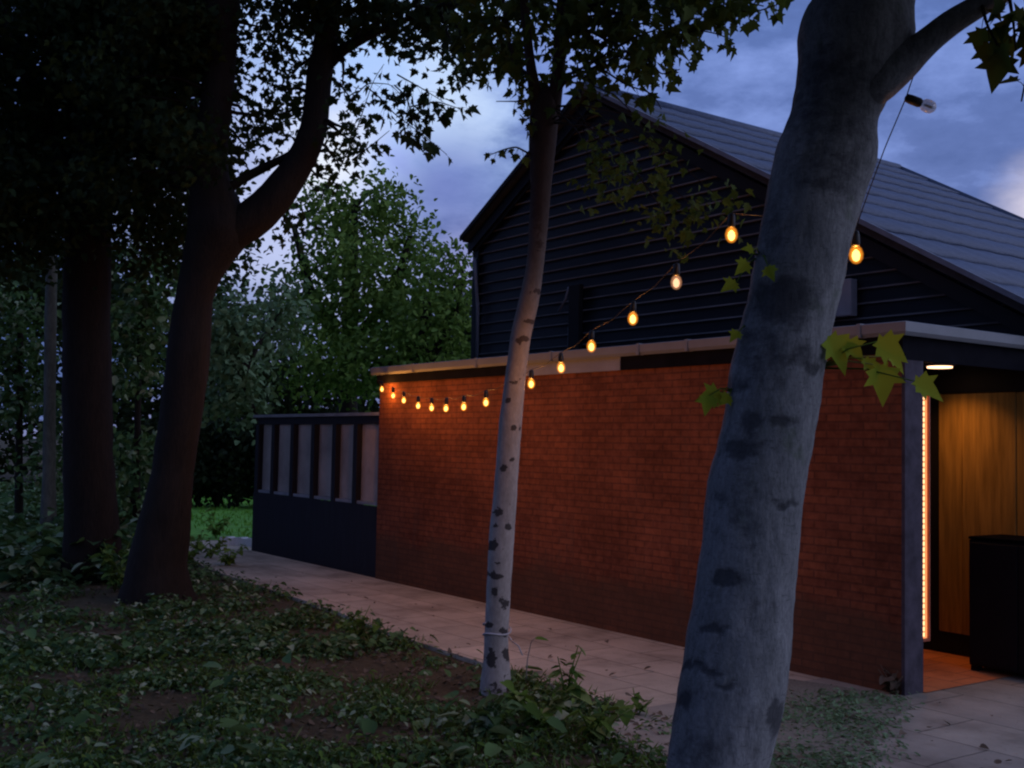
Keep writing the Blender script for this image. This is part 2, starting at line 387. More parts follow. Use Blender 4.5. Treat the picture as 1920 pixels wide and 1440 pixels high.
def spray(mb, pts, L, sizes, r0=.008, r1=.003, n=12, spread=.06, both=True):
    """a thin twig through 3D points with leaves hanging on stalks along it; returns leaf arrays"""
    pts = np.array(pts); d = np.r_[0, np.cumsum(np.linalg.norm(np.diff(pts, axis=0), axis=1))]
    t = np.linspace(0, d[-1], 14); Q = np.stack([np.interp(t, d, pts[:, i]) for i in range(3)], 1)
    Q[1:-1] = (Q[:-2] + 2 * Q[1:-1] + Q[2:]) / 4
    mb.tube(Q, np.linspace(r0, r1, 14), 5, 1)
    tt = d[-1] * (.12 + .88 * rng.random(n)); P0 = np.stack([np.interp(tt, t, Q[:, i]) for i in range(3)], 1)
    off = unit(n) * spread * (.4 + rng.random((n, 1))); off[:, 2] -= spread * .5
    P = P0 + off
    for a, b in zip(P0, P): mb.tube([a, (a + b) / 2 + [0, 0, .005], b], [.0018, .0015, .0012], 4, 1)
    A = off / np.linalg.norm(off, axis=1)[:, None] + unit(n) * .5; A[:, 2] -= .5
    L.append((P, A, unit(n) * .7 + np.array([0, -.3, .6]), sizes * (.65 + .6 * rng.random(n))))

# ================================================================== SETTING
W1, W2, SC, SL = 6.7942, 8.5097, -4.7402, -12.1418
g = MB(); g.quad((-300, -150, 0), (300, -150, 0), (300, 400, 0), (-300, 400, 0))
tag(g.build('ground', M['soil']), kind='structure')
def flat(name, pts, z, m, label=None):
    o = MB(); o.add([(a, b, 0) for a, b in pts], [tuple(range(len(pts)))])
    x = o.build(name, m); x.rotation_euler.z = BROT; x.location.z = z
    tag(x, kind='structure'); return x
# path strip along the wall (s, W), its near edge wandering a little
near = [(-17.9, 6.55), (-17.6, 6.2), (-17.0, 5.9), (-15.2, 5.55), (-13.4, 5.35), (-11.6, 5.25), (-10.0, 5.17), (-8.6, 5.0), (-7.3, 4.95), (-6.2, 4.92), (-5.4, 4.9)]
far = [(-5.4, 6.9), (-12.2, 6.9), (-16.2, 7.0), (-17.0, 7.3), (-17.7, 7.2)]
flat('path', near + far, .012, M['path'])
# a real edging step on the planted side of the path
k = MB()
for i in range(2, len(near) - 1):
    (a, b), (c, d) = near[i], near[i + 1]
    k.add([(a, b - .05, -.05), (c, d - .05, -.05), (c, d - .002, -.05), (a, b - .002, -.05), (a, b - .05, .035), (c, d - .05, .035), (c, d - .002, .035), (a, b - .002, .035)],
          [(0, 1, 2, 3), (4, 7, 6, 5), (0, 4, 5, 1), (2, 6, 7, 3), (0, 3, 7, 4), (1, 5, 6, 2)])
x = k.build('kerb', M['path']); x.rotation_euler.z = BROT; tag(x, kind='structure')
flat('pavement', [(-5.4, 4.4), (-4.3, 4.2), (-3.2, 3.9), (4, 2.5), (12, 2.5), (12, 16), (-4.6, 16), (-4.6, 8.4), (-8, 8.4), (-8, 6.95), (-5.4, 6.95)], .016, M['patio'])
lp_ = [gnd(318, y) for y in (868, 900, 960, 1012)]
flat('lawn', [(-17.6, 7.45), (-17.4, 26), (-40, 30)] + [(p @ S, p @ N) for p in lp_], .008, M['lawn'])

# ================================================================== BRICK ANNEX
bx = empty('brick_annex', sw(SL, W1), BROT)
tag(bx, 'long low flat roofed red brick outbuilding with a metal gutter and an open porch end', 'outbuilding')
def L(s, w): return s - SL, w - W1     # building frame -> annex local
def lbox(mb, s0, s1, w0, w1, z0, z1, mi=0): mb.box(s0 - SL, s1 - SL, w0 - W1, w1 - W1, z0, z1, mi)
m = MB(); lbox(m, SL, SC, W1, W1 + .21, 0, 2.40); m.build('brick_wall', M['brick'], bx)
m = MB(); lbox(m, SL, SL + .21, W1 + .211, W2 - .01, 0, 2.40); m.build('end_wall', M['brick'], bx)
m = MB(); lbox(m, SL - .05, SC + .03, W1 - .04, W2 - .003, 2.535, 2.57); m.build('flat_roof', M['felt'], bx)
m = MB(); lbox(m, SL + .02, SC - .02, W1 + .02, W2 - .004, 2.402, 2.43); m.build('soffit', M['black'], bx)
m = MB(); lbox(m, SL - .03, -9.152, W1 - .03, W1 - .004, 2.395, 2.52); lbox(m, -7.658, SC + .03, W1 - .03, W1 - .004, 2.375, 2.52)
lbox(m, SC + .004, SC + .03, W1 - .003, W2 + 7, 2.33, 2.52); m.build('fascia_board', M['fasciadark'], bx)
m = MB(); lbox(m, -9.15, -7.66, W1 - .036, W1 - .004, 2.375, 2.50); m.build('fascia_panel', M['panel'], bx)
# gutter: rounded trough profile swept along the long side and round the corner
prof = [(0, .0), (.045, -.006), (.062, .02), (.066, .085), (.056, .09), (.05, .03), (.004, .03)]
path = [(SL - .06, W1 - .04), (SC + .04, W1 - .04), (SC + .04, W2 + 7)]
m = MB(); vs = []; fs = []
for j, (s, w) in enumerate(path):
    n_ = [(0, -1), (1, -1), (1, 0)][j]
    for o_, z in prof: vs.append((s + n_[0] * o_ - SL, w + n_[1] * o_ - W1, 2.498 + z))
kp = len(prof)
for j in range(2):
    for i in range(kp): fs.append((j * kp + i, (j + 1) * kp + i, (j + 1) * kp + (i + 1) % kp, j * kp + (i + 1) % kp))
fs += [tuple(range(kp)), tuple(2 * kp + i for i in range(kp))[::-1]]
m.add(vs, fs); gut = m.build('gutter', M['gutter'], bx)
for s in (-11.2, -9.9, -8.6, -7.35, -6.75, -5.95, -5.02):
    m = MB(); m.box(s - .018 - SL, s + .018 - SL, -.112, -.038, 2.494, 2.594); m.build('gutter_clip', M['gutter'], bx, .003)
# porch: clad back wall, plinth
m = MB(); i = 0; s = -9.2
wl = [.22, .47, .33, .22]
s = -5.555
while s < -4.3:
    w = wl[i % 4] if i >= 0 else .22; lbox(m, s, s + w - .005, W2 - .03 - (.006 if i % 2 else 0), W2 - .004, 0.20, 2.18); s += w; i += 1
m.build('porch_cladding', M['wood'], bx, .004)
m = MB(); lbox(m, -9.2, -5.56, W2 - .02, W2 - .004, .2, 2.18); m.build('porch_door', M['black'], bx)  # black panel put in for the dark gap left of the boards
m = MB(); lbox(m, -9.2, -4.3, W2 - .022, W2 - .004, 0, .197); m.build('porch_plinth', M['black'], bx)
m = MB(); lbox(m, -9.2, -4.3, W2 - .05, W2 - .004, 2.183, 2.40); m.build('porch_lintel', M['black'], bx)
m = MB(); lbox(m, -9.45, -9.35, W1 + .215, W2 - .035, .0, 2.40); m.build('porch_partition', M['black'], bx)

m = MB(); lbox(m, SC + .001, SC + .028, W1 - .001, W1 + .212, 0, 2.33); m.build('end_render', M['endgrey'], bx)
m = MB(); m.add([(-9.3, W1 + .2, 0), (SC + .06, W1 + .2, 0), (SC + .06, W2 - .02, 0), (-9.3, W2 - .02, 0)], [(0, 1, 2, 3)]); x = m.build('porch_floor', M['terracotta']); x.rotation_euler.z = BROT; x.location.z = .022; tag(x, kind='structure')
# light strip on the inner edge of the brick end
sp = empty('light_strip', sw(SC - .005, W1 + .215, .36), BROT)
tag(sp, 'glowing orange vertical light strip fixed on the open end of the brick wall', 'strip light')
m = MB(); m.box(-.02, .02, .002, .10, 0, .02); m.box(-.02, .02, .085, .10, .02, 1.78); m.box(-.02, -.012, .002, .085, .02, 1.78); m.build('channel', M['alu'], sp)
m = MB(); m.box(-.011, .014, .004, .070, .022, 1.775); m.build('diffuser', M['led'], sp)
m = MB(); m.box(.034, .0375, -.008, .006, 0, .028); d0 = m.build('diode', M['led_bead'], sp); d0.location.z = .04
for i in range(1, 44):
    o = d0.copy(); col.objects.link(o); o.parent = sp; o.location.z = .04 + i * .0395
# porch ceiling lamp
lp = onW(1762, 690, 8.12); lz = lp[2]
lmp = empty('ceiling_lamp', (lp[0], lp[1], lz)); tag(lmp, 'small round warm ceiling lamp glowing under the dark porch soffit', 'lamp')
m = MB(); m.lathe([(.10, .012), (.12, .02), (.12, .055), (.06, .09), (0.03, .09)], 24); m.build('housing', M['gutter'], lmp)
m = MB(); m.lathe([(.02, -.004), (.098, .0), (.099, .011)], 24); m.build('diffuser', M['lampface'], lmp)
def point(loc, e, c, r=.02):
    l = bpy.data.lights.new('lamp_light', 'POINT'); l.energy = e; l.color = c; l.shadow_soft_size = r
    o = bpy.data.objects.new('lamp_light', l); o.location = Vector(loc); link(o); return o
al = bpy.data.lights.new('porch_light', 'AREA'); al.shape = 'DISK'; al.size = .18; al.spread = R(115); al.energy = 3.4; al.color = (1, .40, .10)
ao = bpy.data.objects.new('porch_light', al); ao.location = (lp[0], lp[1], lz - .01); link(ao)
# black cabinet standing for a vague dark mass against the cladding
cb = empty('storage_cabinet', sw(-4.62, W2 - .3), BROT); tag(cb, 'tall black storage cabinet standing against the wooden porch wall', 'cabinet')
m = MB(); m.box(-.37, .45, -.2, .26, .06, 1.02); m.build('body', M['black'], cb, .01)
m = MB(); m.box(-.372, .452, -.206, .262, 1.022, 1.045); m.build('top', M['pitch'], cb, .008)
for q in (-.36, .04):
    m = MB(); m.box(q + .005, q + .39, -.214, -.202, .08, 1.0); d = m.build('door', M['black'], cb, .003)
for a in (-.33, .41):
    for b in (-.16, .22):
        m = MB(); m.box(a - .03, a + .03, b - .03, b + .03, 0, .058); m.build('foot', M['black'], cb)

# ================================================================== GABLED HALL
SA, ZA, SE, ZE, LEN = -10.1881, 5.9361, -12.7136, 4.5119, 5.8924
KS = (ZA - ZE) / (SA - SE); SR = -4.42; zr = lambda s: ZA - KS * abs(s - SA)
hl = empty('gabled_hall', sw(SE, W2), BROT)
tag(hl, 'dark weatherboarded gabled hall with a slate grey tiled roof rising behind the brick annex', 'building')
def P3(s, w, z): return (s - SE, w - W2, z)
sl, srr = SE + .12, -4.80
m = MB()   # carcass
def wallpoly(w, off):
    return [P3(sl, w, 0), P3(srr, w, 0), P3(srr, w, zr(srr) - off), P3(SA, w, ZA - off), P3(sl, w, zr(sl) - off)]
a = wallpoly(W2, .06); b = wallpoly(W2 + LEN, .06)
m.add(a + b, [(0, 1, 2, 3, 4), (9, 8, 7, 6, 5), (0, 5, 6, 1), (1, 6, 7, 2), (0, 4, 9, 5)])
m.build('wall', M['black'], hl)
# weatherboards on the gable: overlapping boards with a pale lower edge, cut to the rake
m = MB(); bh = .136; z = 2.60
def span(z):
    lo = max(sl, SA - (ZA - .12 - z) / KS); hi = min(srr, SA + (ZA - .12 - z) / KS); return lo, hi
while z < ZA - .2:
    z1 = min(z + bh - .004, ZA - .16); l0, h0 = span(z); l1, h1 = span(z1)
    if h1 - l1 < .05: break
    f0, f1 = -.030, -.012
    m.add([P3(l0, W2 + f0, z + .0165), P3(h0, W2 + f0, z + .0165), P3(h1, W2 + f1, z1), P3(l1, W2 + f1, z1), P3(l0, W2 - .002, z + .0165), P3(h0, W2 - .002, z + .0165), P3(h1, W2 - .002, z1), P3(l1, W2 - .002, z1)],
          [(0, 1, 2, 3), (4, 5, 1, 0), (3, 2, 6, 7), (0, 3, 7, 4), (1, 5, 6, 2)], 0)
    m.add([P3(l0, W2 - .036, z), P3(h0, W2 - .036, z), P3(h0, W2 - .034, z + .015), P3(l0, W2 - .034, z + .015), P3(l0, W2 - .003, z), P3(h0, W2 - .003, z), P3(h0, W2 - .003, z + .015), P3(l0, W2 - .003, z + .015)],
          [(0, 1, 2, 3), (4, 5, 1, 0), (3, 2, 6, 7), (0, 3, 7, 4), (1, 5, 6, 2)], 1)
    z += bh
m.build('weatherboarding', [M['board'], M['board_edge']], hl)
m = MB(); m.box(sl - .03 - SE, sl + .10 - SE, -.06, -.038, 2.58, zr(sl) - .12); m.box(sl - .03 - SE, sl - .003 - SE, -.037, .1, 2.58, zr(sl) - .12); m.build('corner_board', M['board'], hl)
# roof: tile courses as overlapping strips with a rolled tile profile
def slope(s0, sgn, length, name):
    m = MB(); wA, wB = W2 - .16, W2 + LEN + .1; gauge = .58; nx = 150; nrm = np.array([sgn * math.sin(math.atan(KS)), math.cos(math.atan(KS))]); dn = np.array([sgn * math.cos(math.atan(KS)), -math.sin(math.atan(KS))])
    nc = int(math.ceil(length / gauge)); ws = np.linspace(wA, wB, nx)
    for c in range(nc):
        t0, t1 = c * gauge, min((c + 1) * gauge + .02, length)
        vs = []
        jj = rng.normal(0, .004)
        for w in ws:
            h = .0035 * math.sin((w - wA) * 2 * math.pi / .42) + jj * .6
            for t, hh in ((t0, .012), (t1, .036), (t1, .012)):
                q = np.array([SA, ZA]) + dn * t + nrm * (hh + (h if hh > .0119 else 0))
                vs.append(P3(q[0], w, q[1]))
        fs = []
        for i in range(nx - 1):
            a = i * 3; b = a + 3
            fs += [(a, b, b + 1, a + 1) if sgn > 0 else (a, a + 1, b + 1, b), (a + 1, b + 1, b + 2, a + 2) if sgn > 0 else (a + 1, a + 2, b + 2, b + 1)]
        m.add(vs, fs, 0, True)
    # under-slab
    q0 = np.array([SA, ZA]); q1 = q0 + dn * length; n2 = nrm * .06
    for (A, B) in ((q0 - n2 + nrm * .055, q1 - n2 + nrm * .055),):
        vs = [P3(A[0], wA + .01, A[1]), P3(B[0], wA + .01, B[1]), P3(B[0], wB, B[1]), P3(A[0], wB, A[1])]
        A2, B2 = A - n2, B - n2
        vs += [P3(A2[0], wA + .01, A2[1]), P3(B2[0], wA + .01, B2[1]), P3(B2[0], wB, B2[1]), P3(A2[0], wB, A2[1])]
        m.add(vs, [(0, 1, 2, 3), (7, 6, 5, 4), (0, 4, 5, 1), (1, 5, 6, 2), (2, 6, 7, 3), (3, 7, 4, 0)], 1)
    return m.build(name, [M['tile'], M['felt']], hl)
cosr = math.cos(math.atan(KS))
roof = slope(SA, 1, (SR - SA) / cosr, 'roof')
roof2 = slope(SA, -1, (SA - SE + .06) / cosr, 'roof')
m = MB(); m.tube([P3(SA, W2 - .16, ZA + .0), P3(SA, W2 + LEN + .1, ZA + .0)], .075, 10); m.build('ridge_tile', M['tile'], roof)
# barge boards and verge trims on both rakes
def rake(s0, s1, off0, off1, w0, w1, mtl, name):
    m = MB(); vs = []
    for w in (w0, w1):
        for s, o in ((s0, off0), (s1, off0), (s1, off1), (s0, off1)): vs.append(P3(s, w, zr(s) + o))
    m.add(vs, [(0, 1, 2, 3), (7, 6, 5, 4), (0, 4, 5, 1), (1, 5, 6, 2), (2, 6, 7, 3), (3, 7, 4, 0)]); m.build(name, mtl, hl)
rake(SA + .02, SR, .050, .0, W2 - .19, W2 - .165, M['trim'], 'verge_trim')
rake(SA + .02, SR, .066, -.05, W2 + LEN + .101, W2 + LEN + .125, M['trim'], 'verge_trim')
rake(SE - .05, SA - .02, .02, -.05, W2 - .19, W2 - .165, M['black'], 'verge_trim')
rake(SE + .02, SA, -.115, -.27, W2 - .10, W2 - .062, M['panel'] if False else M['board'], 'barge_board')
rake(SE + .16, SA, -.275, -.33, W2 - .075, W2 - .055, M['black'], 'barge_board')
rake(SA, SR - .3, -.115, -.26, W2 - .10, W2 - .062, M['black'], 'barge_board')
# small grey box, dark flue with a pale stay
m = MB(); m.box(-6.70 - SE, -6.37 - SE, -.14, -.04, 2.90, 3.24); m.build('vent_box', M['panel'], hl, .01)
m = MB(); m.box(-10.47 - SE, -10.27 - SE, -.11, -.04, 2.575, 3.60); m.build('flue_casing', M['black'], hl, .008)
m = MB(); m.tube([P3(-10.48, W2 - .10, 3.58), P3(-10.53, W2 - .10, 3.45), P3(-10.66, W2 - .10, 3.30)], .013, 6); m.tube([P3(-10.50, W2 - .08, 3.10), P3(-10.50, W2 - .08, 2.6)], .006, 6); m.build('stay', M['trim'], hl)
m = MB(); m.tube([P3(sl + .06, W2 - .09, zr(sl) - .4), P3(sl + .1, W2 - .09, 3.9), P3(sl + .16, W2 - .09, 3.5), P3(sl + .18, W2 - .09, 2.6)], .022, 8); m.build('downpipe', M['trim'], hl)

# ================================================================== SCREEN FENCE
fs0, fs1, fwv = -15.98, -12.17, W1 + .08
fe = empty('screen_fence', sw(fs0, fwv), BROT); tag(fe, 'dark timber screen fence with six pale upright panels beside the brick end wall', 'fence')
def fl(mb, s0, s1, w0, w1, z0, z1): mb.box(s0 - fs0, s1 - fs0, w0, w1, z0, z1)
m = MB(); s = fs0
while s < fs1 - .02:
    e = min(s + .18, fs1); fl(m, s + .002, e, -.055, -.046, 0, .885); s += .18
m.build('lower_boarding', M['fence'], fe)
m = MB(); fl(m, fs0 - .1, fs1 + .01, -.05, .12, 2.005, 2.045); m.build('cap_rail', M['sill'], fe)
m = MB(); fl(m, fs0, fs1, -.01, .07, 1.90, 2.004); m.build('top_rail', M['fence'], fe)
posts = [onW(x, 850, fwv) @ S for x in (516, 552, 591, 631, 671)]
bnd = [fs0 + .12] + posts + [fs1 - .02]
for p in posts:
    m = MB(); fl(m, p - .052, p + .052, -.045, .075, .0, 1.898); m.build('post', M['fence'], fe)
m = MB(); fl(m, fs0, fs0 + .12, -.045, .075, 0, 1.898); m.build('post', M['fence'], fe)
for i in range(6):
    a = bnd[i] + (.055 if i else .003); b = bnd[i + 1] - (.055 if i < 5 else 0)
    m = MB(); fl(m, a, b, .03, .05, .93, 1.897); pn = m.build('pane', M['pane'], fe)
    m = MB(); fl(m, a, b, -.03, .052, .888, .926); m.build('sill', M['sill'], pn)

# white stone by the lawn
st = empty('stone_slab', gnd(452, 1024) , BROT + .5)
tag(st, 'white kerb stone lying at the edge of the lawn by the fence end', 'kerb stone')
m = MB(); n_ = 9
for i in range(n_):
    x0, x1 = -.36 + .72 * i / n_, -.36 + .72 * (i + 1) / n_
    m.box(x0, x1, -.08 + .03 * math.sin(i * .4), .08 + .03 * math.sin(i * .4), -.02, .13 + .006 * math.sin(i * 2.))
m.build('stone', M['kerb'], st)

# ================================================================== TREES
# --- foreground smooth-barked tree
ZF = lambda y: 4.1 + (y - 500) * -.00025
tab = [(1700, 1170, 1470), (1600, 1205, 1440), (1500, 1240, 1432), (1440, 1252, 1434), (1300, 1272, 1471), (1200, 1289, 1481), (1100, 1306, 1488), (915, 1328, 1506), (800, 1357, 1528), (700, 1371, 1541), (600, 1395, 1559), (525, 1410, 1579), (450, 1425, 1592),
       (400, 1435, 1605), (320, 1450, 1630), (285, 1457, 1643), (220, 1486, 1643), (185, 1490, 1655), (150, 1495, 1672), (110, 1496, 1690), (75, 1494, 1706), (40, 1508, 1712), (0, 1533, 1712), (-90, 1550, 1705), (-300, 1570, 1690), (-700, 1600, 1700), (-1300, 1640, 1700)]
fbase = gnd(1320, 1690); fbase = np.array([fbase[0], fbase[1], 0])
ft = empty('plane_tree', fbase); tag(ft, 'large smooth grey trunk leaning in the foreground with dark scars and a few fresh leaves', 'tree')
mb = MB(); Q, q = limb_mesh(mb, edges(tab, ZF), .02, 84, .034, 7.)
br = [(1585, 190, 4.1, 30), (1640, 160, 4.1, 40), (1690, 118, 4.1, 36), (1730, 85, 4.08, 26), (1780, 44, 4.05, 24), (1840, 8, 4.0, 22), (1900, -25, 3.95, 20), (2000, -90, 3.9, 18), (2200, -200, 3.8, 13), (2500, -420, 3.8, 8)]
Qb, qb = limb_mesh(mb, br, .03, 28, .03, 8.)
for rows in ([(1580, -250, 4.1, 40), (1450, -420, 4.3, 26), (1250, -700, 4.7, 18), (1000, -1000, 5.2, 8)], [(1640, -300, 4.1, 40), (1750, -600, 3.6, 26), (1900, -1000, 3.2, 14)], [(1640, -500, 4.1, 36), (1620, -900, 4.9, 24), (1600, -1400, 5.8, 10)]):
    limb_mesh(mb, rows, .08, 14, .05)
rebase(mb, fbase); tr = mb.build('trunk', M['bark_fore'], ft)
scar_tone_attr(tr, [(1366, 1083, 26, 15, .75), (1344, 1177, 28, 13, .8), (1395, 990, 40, 60, .38), (1472, 944, 24, 9, .8), (1286, 1312, 22, 16, .7), (1453, 1345, 16, 36, .8), (1410, 795, 17, 28, .65), (1464, 793, 28, 11, .7), (1390, 838, 42, 20, .7),
              (1526, 688, 13, 12, .85), (1468, 560, 70, 55, .62), (1424, 650, 60, 70, .42), (1497, 668, 34, 26, .55), (1330, 1262, 26, 8, .8), (1296, 1246, 26, 7, .8), (1366, 1282, 26, 7, .75), (1440, 420, 40, 60, .4), (1455, 640, 45, 130, .3), (1400, 960, 40, 140, .28), (1560, 180, 120, 120, .45), (1555, 320, 80, 60, .45),  # broad faint ovals among the scars darken the trunk's top and middle
              (1312, 1405, 46, 40, .45), (1420, 1170, 30, 60, .3), (1380, 720, 30, 20, .5), (1355, 930, 24, 12, .5)])
# crown of the foreground tree: above and to the right of the view
CL = [(np.array([x, y, z]), (1.5, 1.5, .9), 900) for x, y, z in ((.2, 3.2, 5.0), (1.8, 2.4, 5.2), (-1.0, 4.0, 5.6), (1.4, 4.6, 5.6), (3.0, 3.0, 5.2), (.3, 1.2, 5.4), (2.2, .8, 5.6), (-.6, 2.2, 6.3), (1.6, 3.6, 6.6), (.6, 5.2, 6.4), (-2.0, 2.6, 5.9), (3.0, 1.6, 6.2), (.8, 2.6, 3.9), (1.7, 2.9, 3.9), (0., 2.2, 4.2), (1.2, 1.8, 3.7), (2.6, 2.4, 4.2), (2.2, 3.6, 4.4), (.2, 3.4, 4.4))]
Pl = list(canopy(CL, .13, 9, .16))
Lf = [tuple(Pl)]
mb = MB()
for pts, n in (([(1840, 5, 3.98), (1850, 45, 3.9), (1870, 85, 3.85)], 5), ([(1890, -20, 3.95), (1900, 40, 3.85), (1905, 95, 3.8)], 6), ([(1920, -30, 3.9), (1935, 90, 3.85), (1915, 190, 3.8)], 6), ([(1940, -40, 3.9), (1975, 120, 3.8)], 6)):
    spray(mb, [at(*p) for p in pts], Lf, .12, n=n, spread=.05)
rebase(mb, fbase); mb.build('twig', [M['bark_fore'], M['bark_dark']], ft)
P, A, Nr, sz = [np.concatenate([l[i] for l in Lf]) for i in range(4)]
# keep the frame itself clear except for the sprays just built
nb = len(Pl[0]); pp = pj(P[:nb]); keep = np.ones(len(P), bool); keep[:nb] = ~((pp[:, 2] > .3) & (pp[:, 1] > -110) & (pp[:, 0] > -250) & (pp[:, 0] < 2200))
leaf_object('crown', (P - fbase)[keep], A[keep], Nr[keep], sz[keep], 'maple', M['leaf_maple'], ft)
# fresh shoots on the trunk: each leaf placed, on its own stalk
mb = MB(); FL = []
def shoot(root, leaves, Zs):
    a = at(*root); mb = MB()
    for x, y, dx, dy, ln, Z in leaves:
        b = at(x, y, Z); mid = (a + b) / 2 + np.array([0, 0, .02])
        mb.tube([a, mid, b], [.004, .003, .002], 5)
        tip = at(x + dx, y + dy, Z - .02) - b; tip /= np.linalg.norm(tip)
        FL.append((b, tip, np.array([.2 + .3 * rng.normal(), -1., .45]) + .25 * rng.normal(size=3), ln))
    rebase(mb, fbase); mb.build('shoot', M['leaf_weed'], ft)
shoot((1535, 690, 4.02), [(1556, 630, 25, 45, .150, 3.98), (1585, 640, 30, 28, .10, 4.0), (1622, 672, 18, 30, .085, 3.98), (1650, 685, 10, 60, .145, 3.95), (1668, 668, 22, 20, .08, 3.99), (1645, 640, 52, 30, .13, 3.92), (1715, 715, 48, 25, .12, 3.9)], 4.)
shoot((1375, 735, 4.02), [(1350, 738, -40, 10, .095, 4.0), (1330, 742, -6, 26, .075, 3.97), (1368, 742, -14, 12, .06, 3.99)], 4.)
shoot((1405, 620, 4.05), [(1385, 622, -14, 14, .055, 4.0)], 4.)
shoot((1425, 480, 4.1), [(1400, 490, -14, 18, .07, 4.0), (1380, 530, -20, 10, .07, 4.0), (1440, 500, 8, 20, .06, 3.92), (1412, 470, -20, -6, .05, 3.95)], 4.)
for f in FL: leaf_object('leaf', np.array([f[0] - fbase]), np.array([f[1]]), np.array([f[2]]), np.array([f[3]]), 'maple', M['leaf_fresh'], ft)

# --- slender birch in the middle
tabB = [(1345, 872, 985), (1322, 888, 970), (1300, 898, 961), (1240, 906, 955), (1195, 908, 953), (1100, 912, 958), (1000, 917, 965), (950, 923, 968), (870, 930, 973), (800, 935, 978), (700, 948, 986), (620, 959, 997), (560, 974, 1012), (500, 987, 1019), (450, 991, 1025), (350, 995, 1034), (262, 991, 1044), (215, 994, 1048), (190, 1000, 1046), (172, 1010, 1036), (160, 1018, 1028)]
zb = 7.62
bb = gnd(928, 1312); bt = empty('birch_tree', bb); tag(bt, 'slender pale barked tree forking high up in front of the brick wall', 'tree')
mb = MB(); Qm, _ = limb_mesh(mb, edges(tabB, zb), .03, 40, .035, 9.)
Q1, _ = limb_mesh(mb, [(1010, 215, zb, 16), (1003, 170, zb, 12), (994, 120, zb, 9.5), (984, 20, zb, 8), (975, -100, zb - .1, 7), (960, -300, zb - .2, 5), (930, -600, zb, 2)], .06, 16, .03)
Q2, _ = limb_mesh(mb, [(1034, 215, zb, 17), (1042, 170, zb, 13), (1050, 110, zb, 11.5), (1055, 0, zb, 11), (1065, -150, zb + .1, 9), (1085, -350, zb + .2, 6), (1110, -650, zb, 2)], .06, 16, .03)
Q3, _ = limb_mesh(mb, [(998, 150, zb, 5), (965, 120, zb + .1, 4), (950, 60, zb + .2, 3.5), (940, -40, zb + .3, 3)], .06, 10, .03)
limbs = np.concatenate([Qm[len(Qm) // 2:], Q1, Q2, Q3]); up_l = np.concatenate([Q1, Q2, Q3])
cl = [C(1100, 60, 7.6, 70, 70, .5, 150), C(1180, 40, 7.3, 70, 50, .5, 170), C(1120, 140, 7.4, 55, 40, .4, 70), C(1215, 110, 7.1, 50, 40, .35, 70), C(1270, 50, 7.0, 50, 50, .4, 110), C(1350, 10, 6.9, 70, 32, .35, 90), C(1430, 5, 6.9, 40, 14, .3, 26), C(960, 60, 7.9, 60, 60, .5, 110), C(980, 150, 7.6, 35, 45, .3, 50), C(1075, 20, 7.8, 80, 60, .6, 140),
      C(900, 40, 8.0, 60, 60, .5, 110), C(1000, -60, 7.8, 160, 80, .8, 420), C(1250, -70, 7.2, 170, 60, .8, 350), C(1000, -350, 7.8, 300, 200, 1.2, 900), C(1250, -350, 7.6, 250, 200, 1.2, 700)]
cl += [(np.array(q), (1.2, 1.2, .7), 650) for q in ((0, 6, 5.4), (-1.2, 8, 6.), (1., 7.6, 6.2), (-2., 6.2, 5.6), (-1.6, 4.6, 5.2), (.3, 9., 6.8), (-2.6, 8.6, 6.4), (.2, 4.4, 5.0))]  # unseen clusters above the view, added to shade the brick wall
twigs_to(mb, up_l, cl[:10], .012, .004, 2); twigs_to(mb, up_l, cl[10:], .02, .005, 2)
Lf = [canopy(cl, .085, 7, .075, .7)]
def sp(pts, n, size=.085, spread=.05): spray(mb, [at(*p) for p in pts], Lf, size, n=n, spread=spread)
sp([(1255, 90, 7.2), (1300, 55, 7.), (1340, 62, 6.9), (1375, 75, 6.9)], 10)
sp([(1350, 20, 7.), (1420, 22, 6.9), (1470, 4, 6.9)], 12)
sp([(1215, 110, 7.1), (1240, 140, 7.0), (1275, 130, 7.)], 5, .07)
sp([(1130, 130, 7.4), (1175, 160, 7.2), (1225, 175, 7.1), (1240, 205, 7.1)], 9)
sp([(1170, 95, 7.3), (1215, 120, 7.2), (1235, 150, 7.2)], 8)
sp([(1010, 185, 7.6), (975, 190, 7.5), (930, 190, 7.5)], 7, .07)
sp([(1005, 215, 7.6), (985, 225, 7.5), (975, 215, 7.5)], 6, .07)
sp([(992, 288, 7.6), (968, 275, 7.5), (945, 280, 7.45), (920, 290, 7.4)], 9, .065, .04)
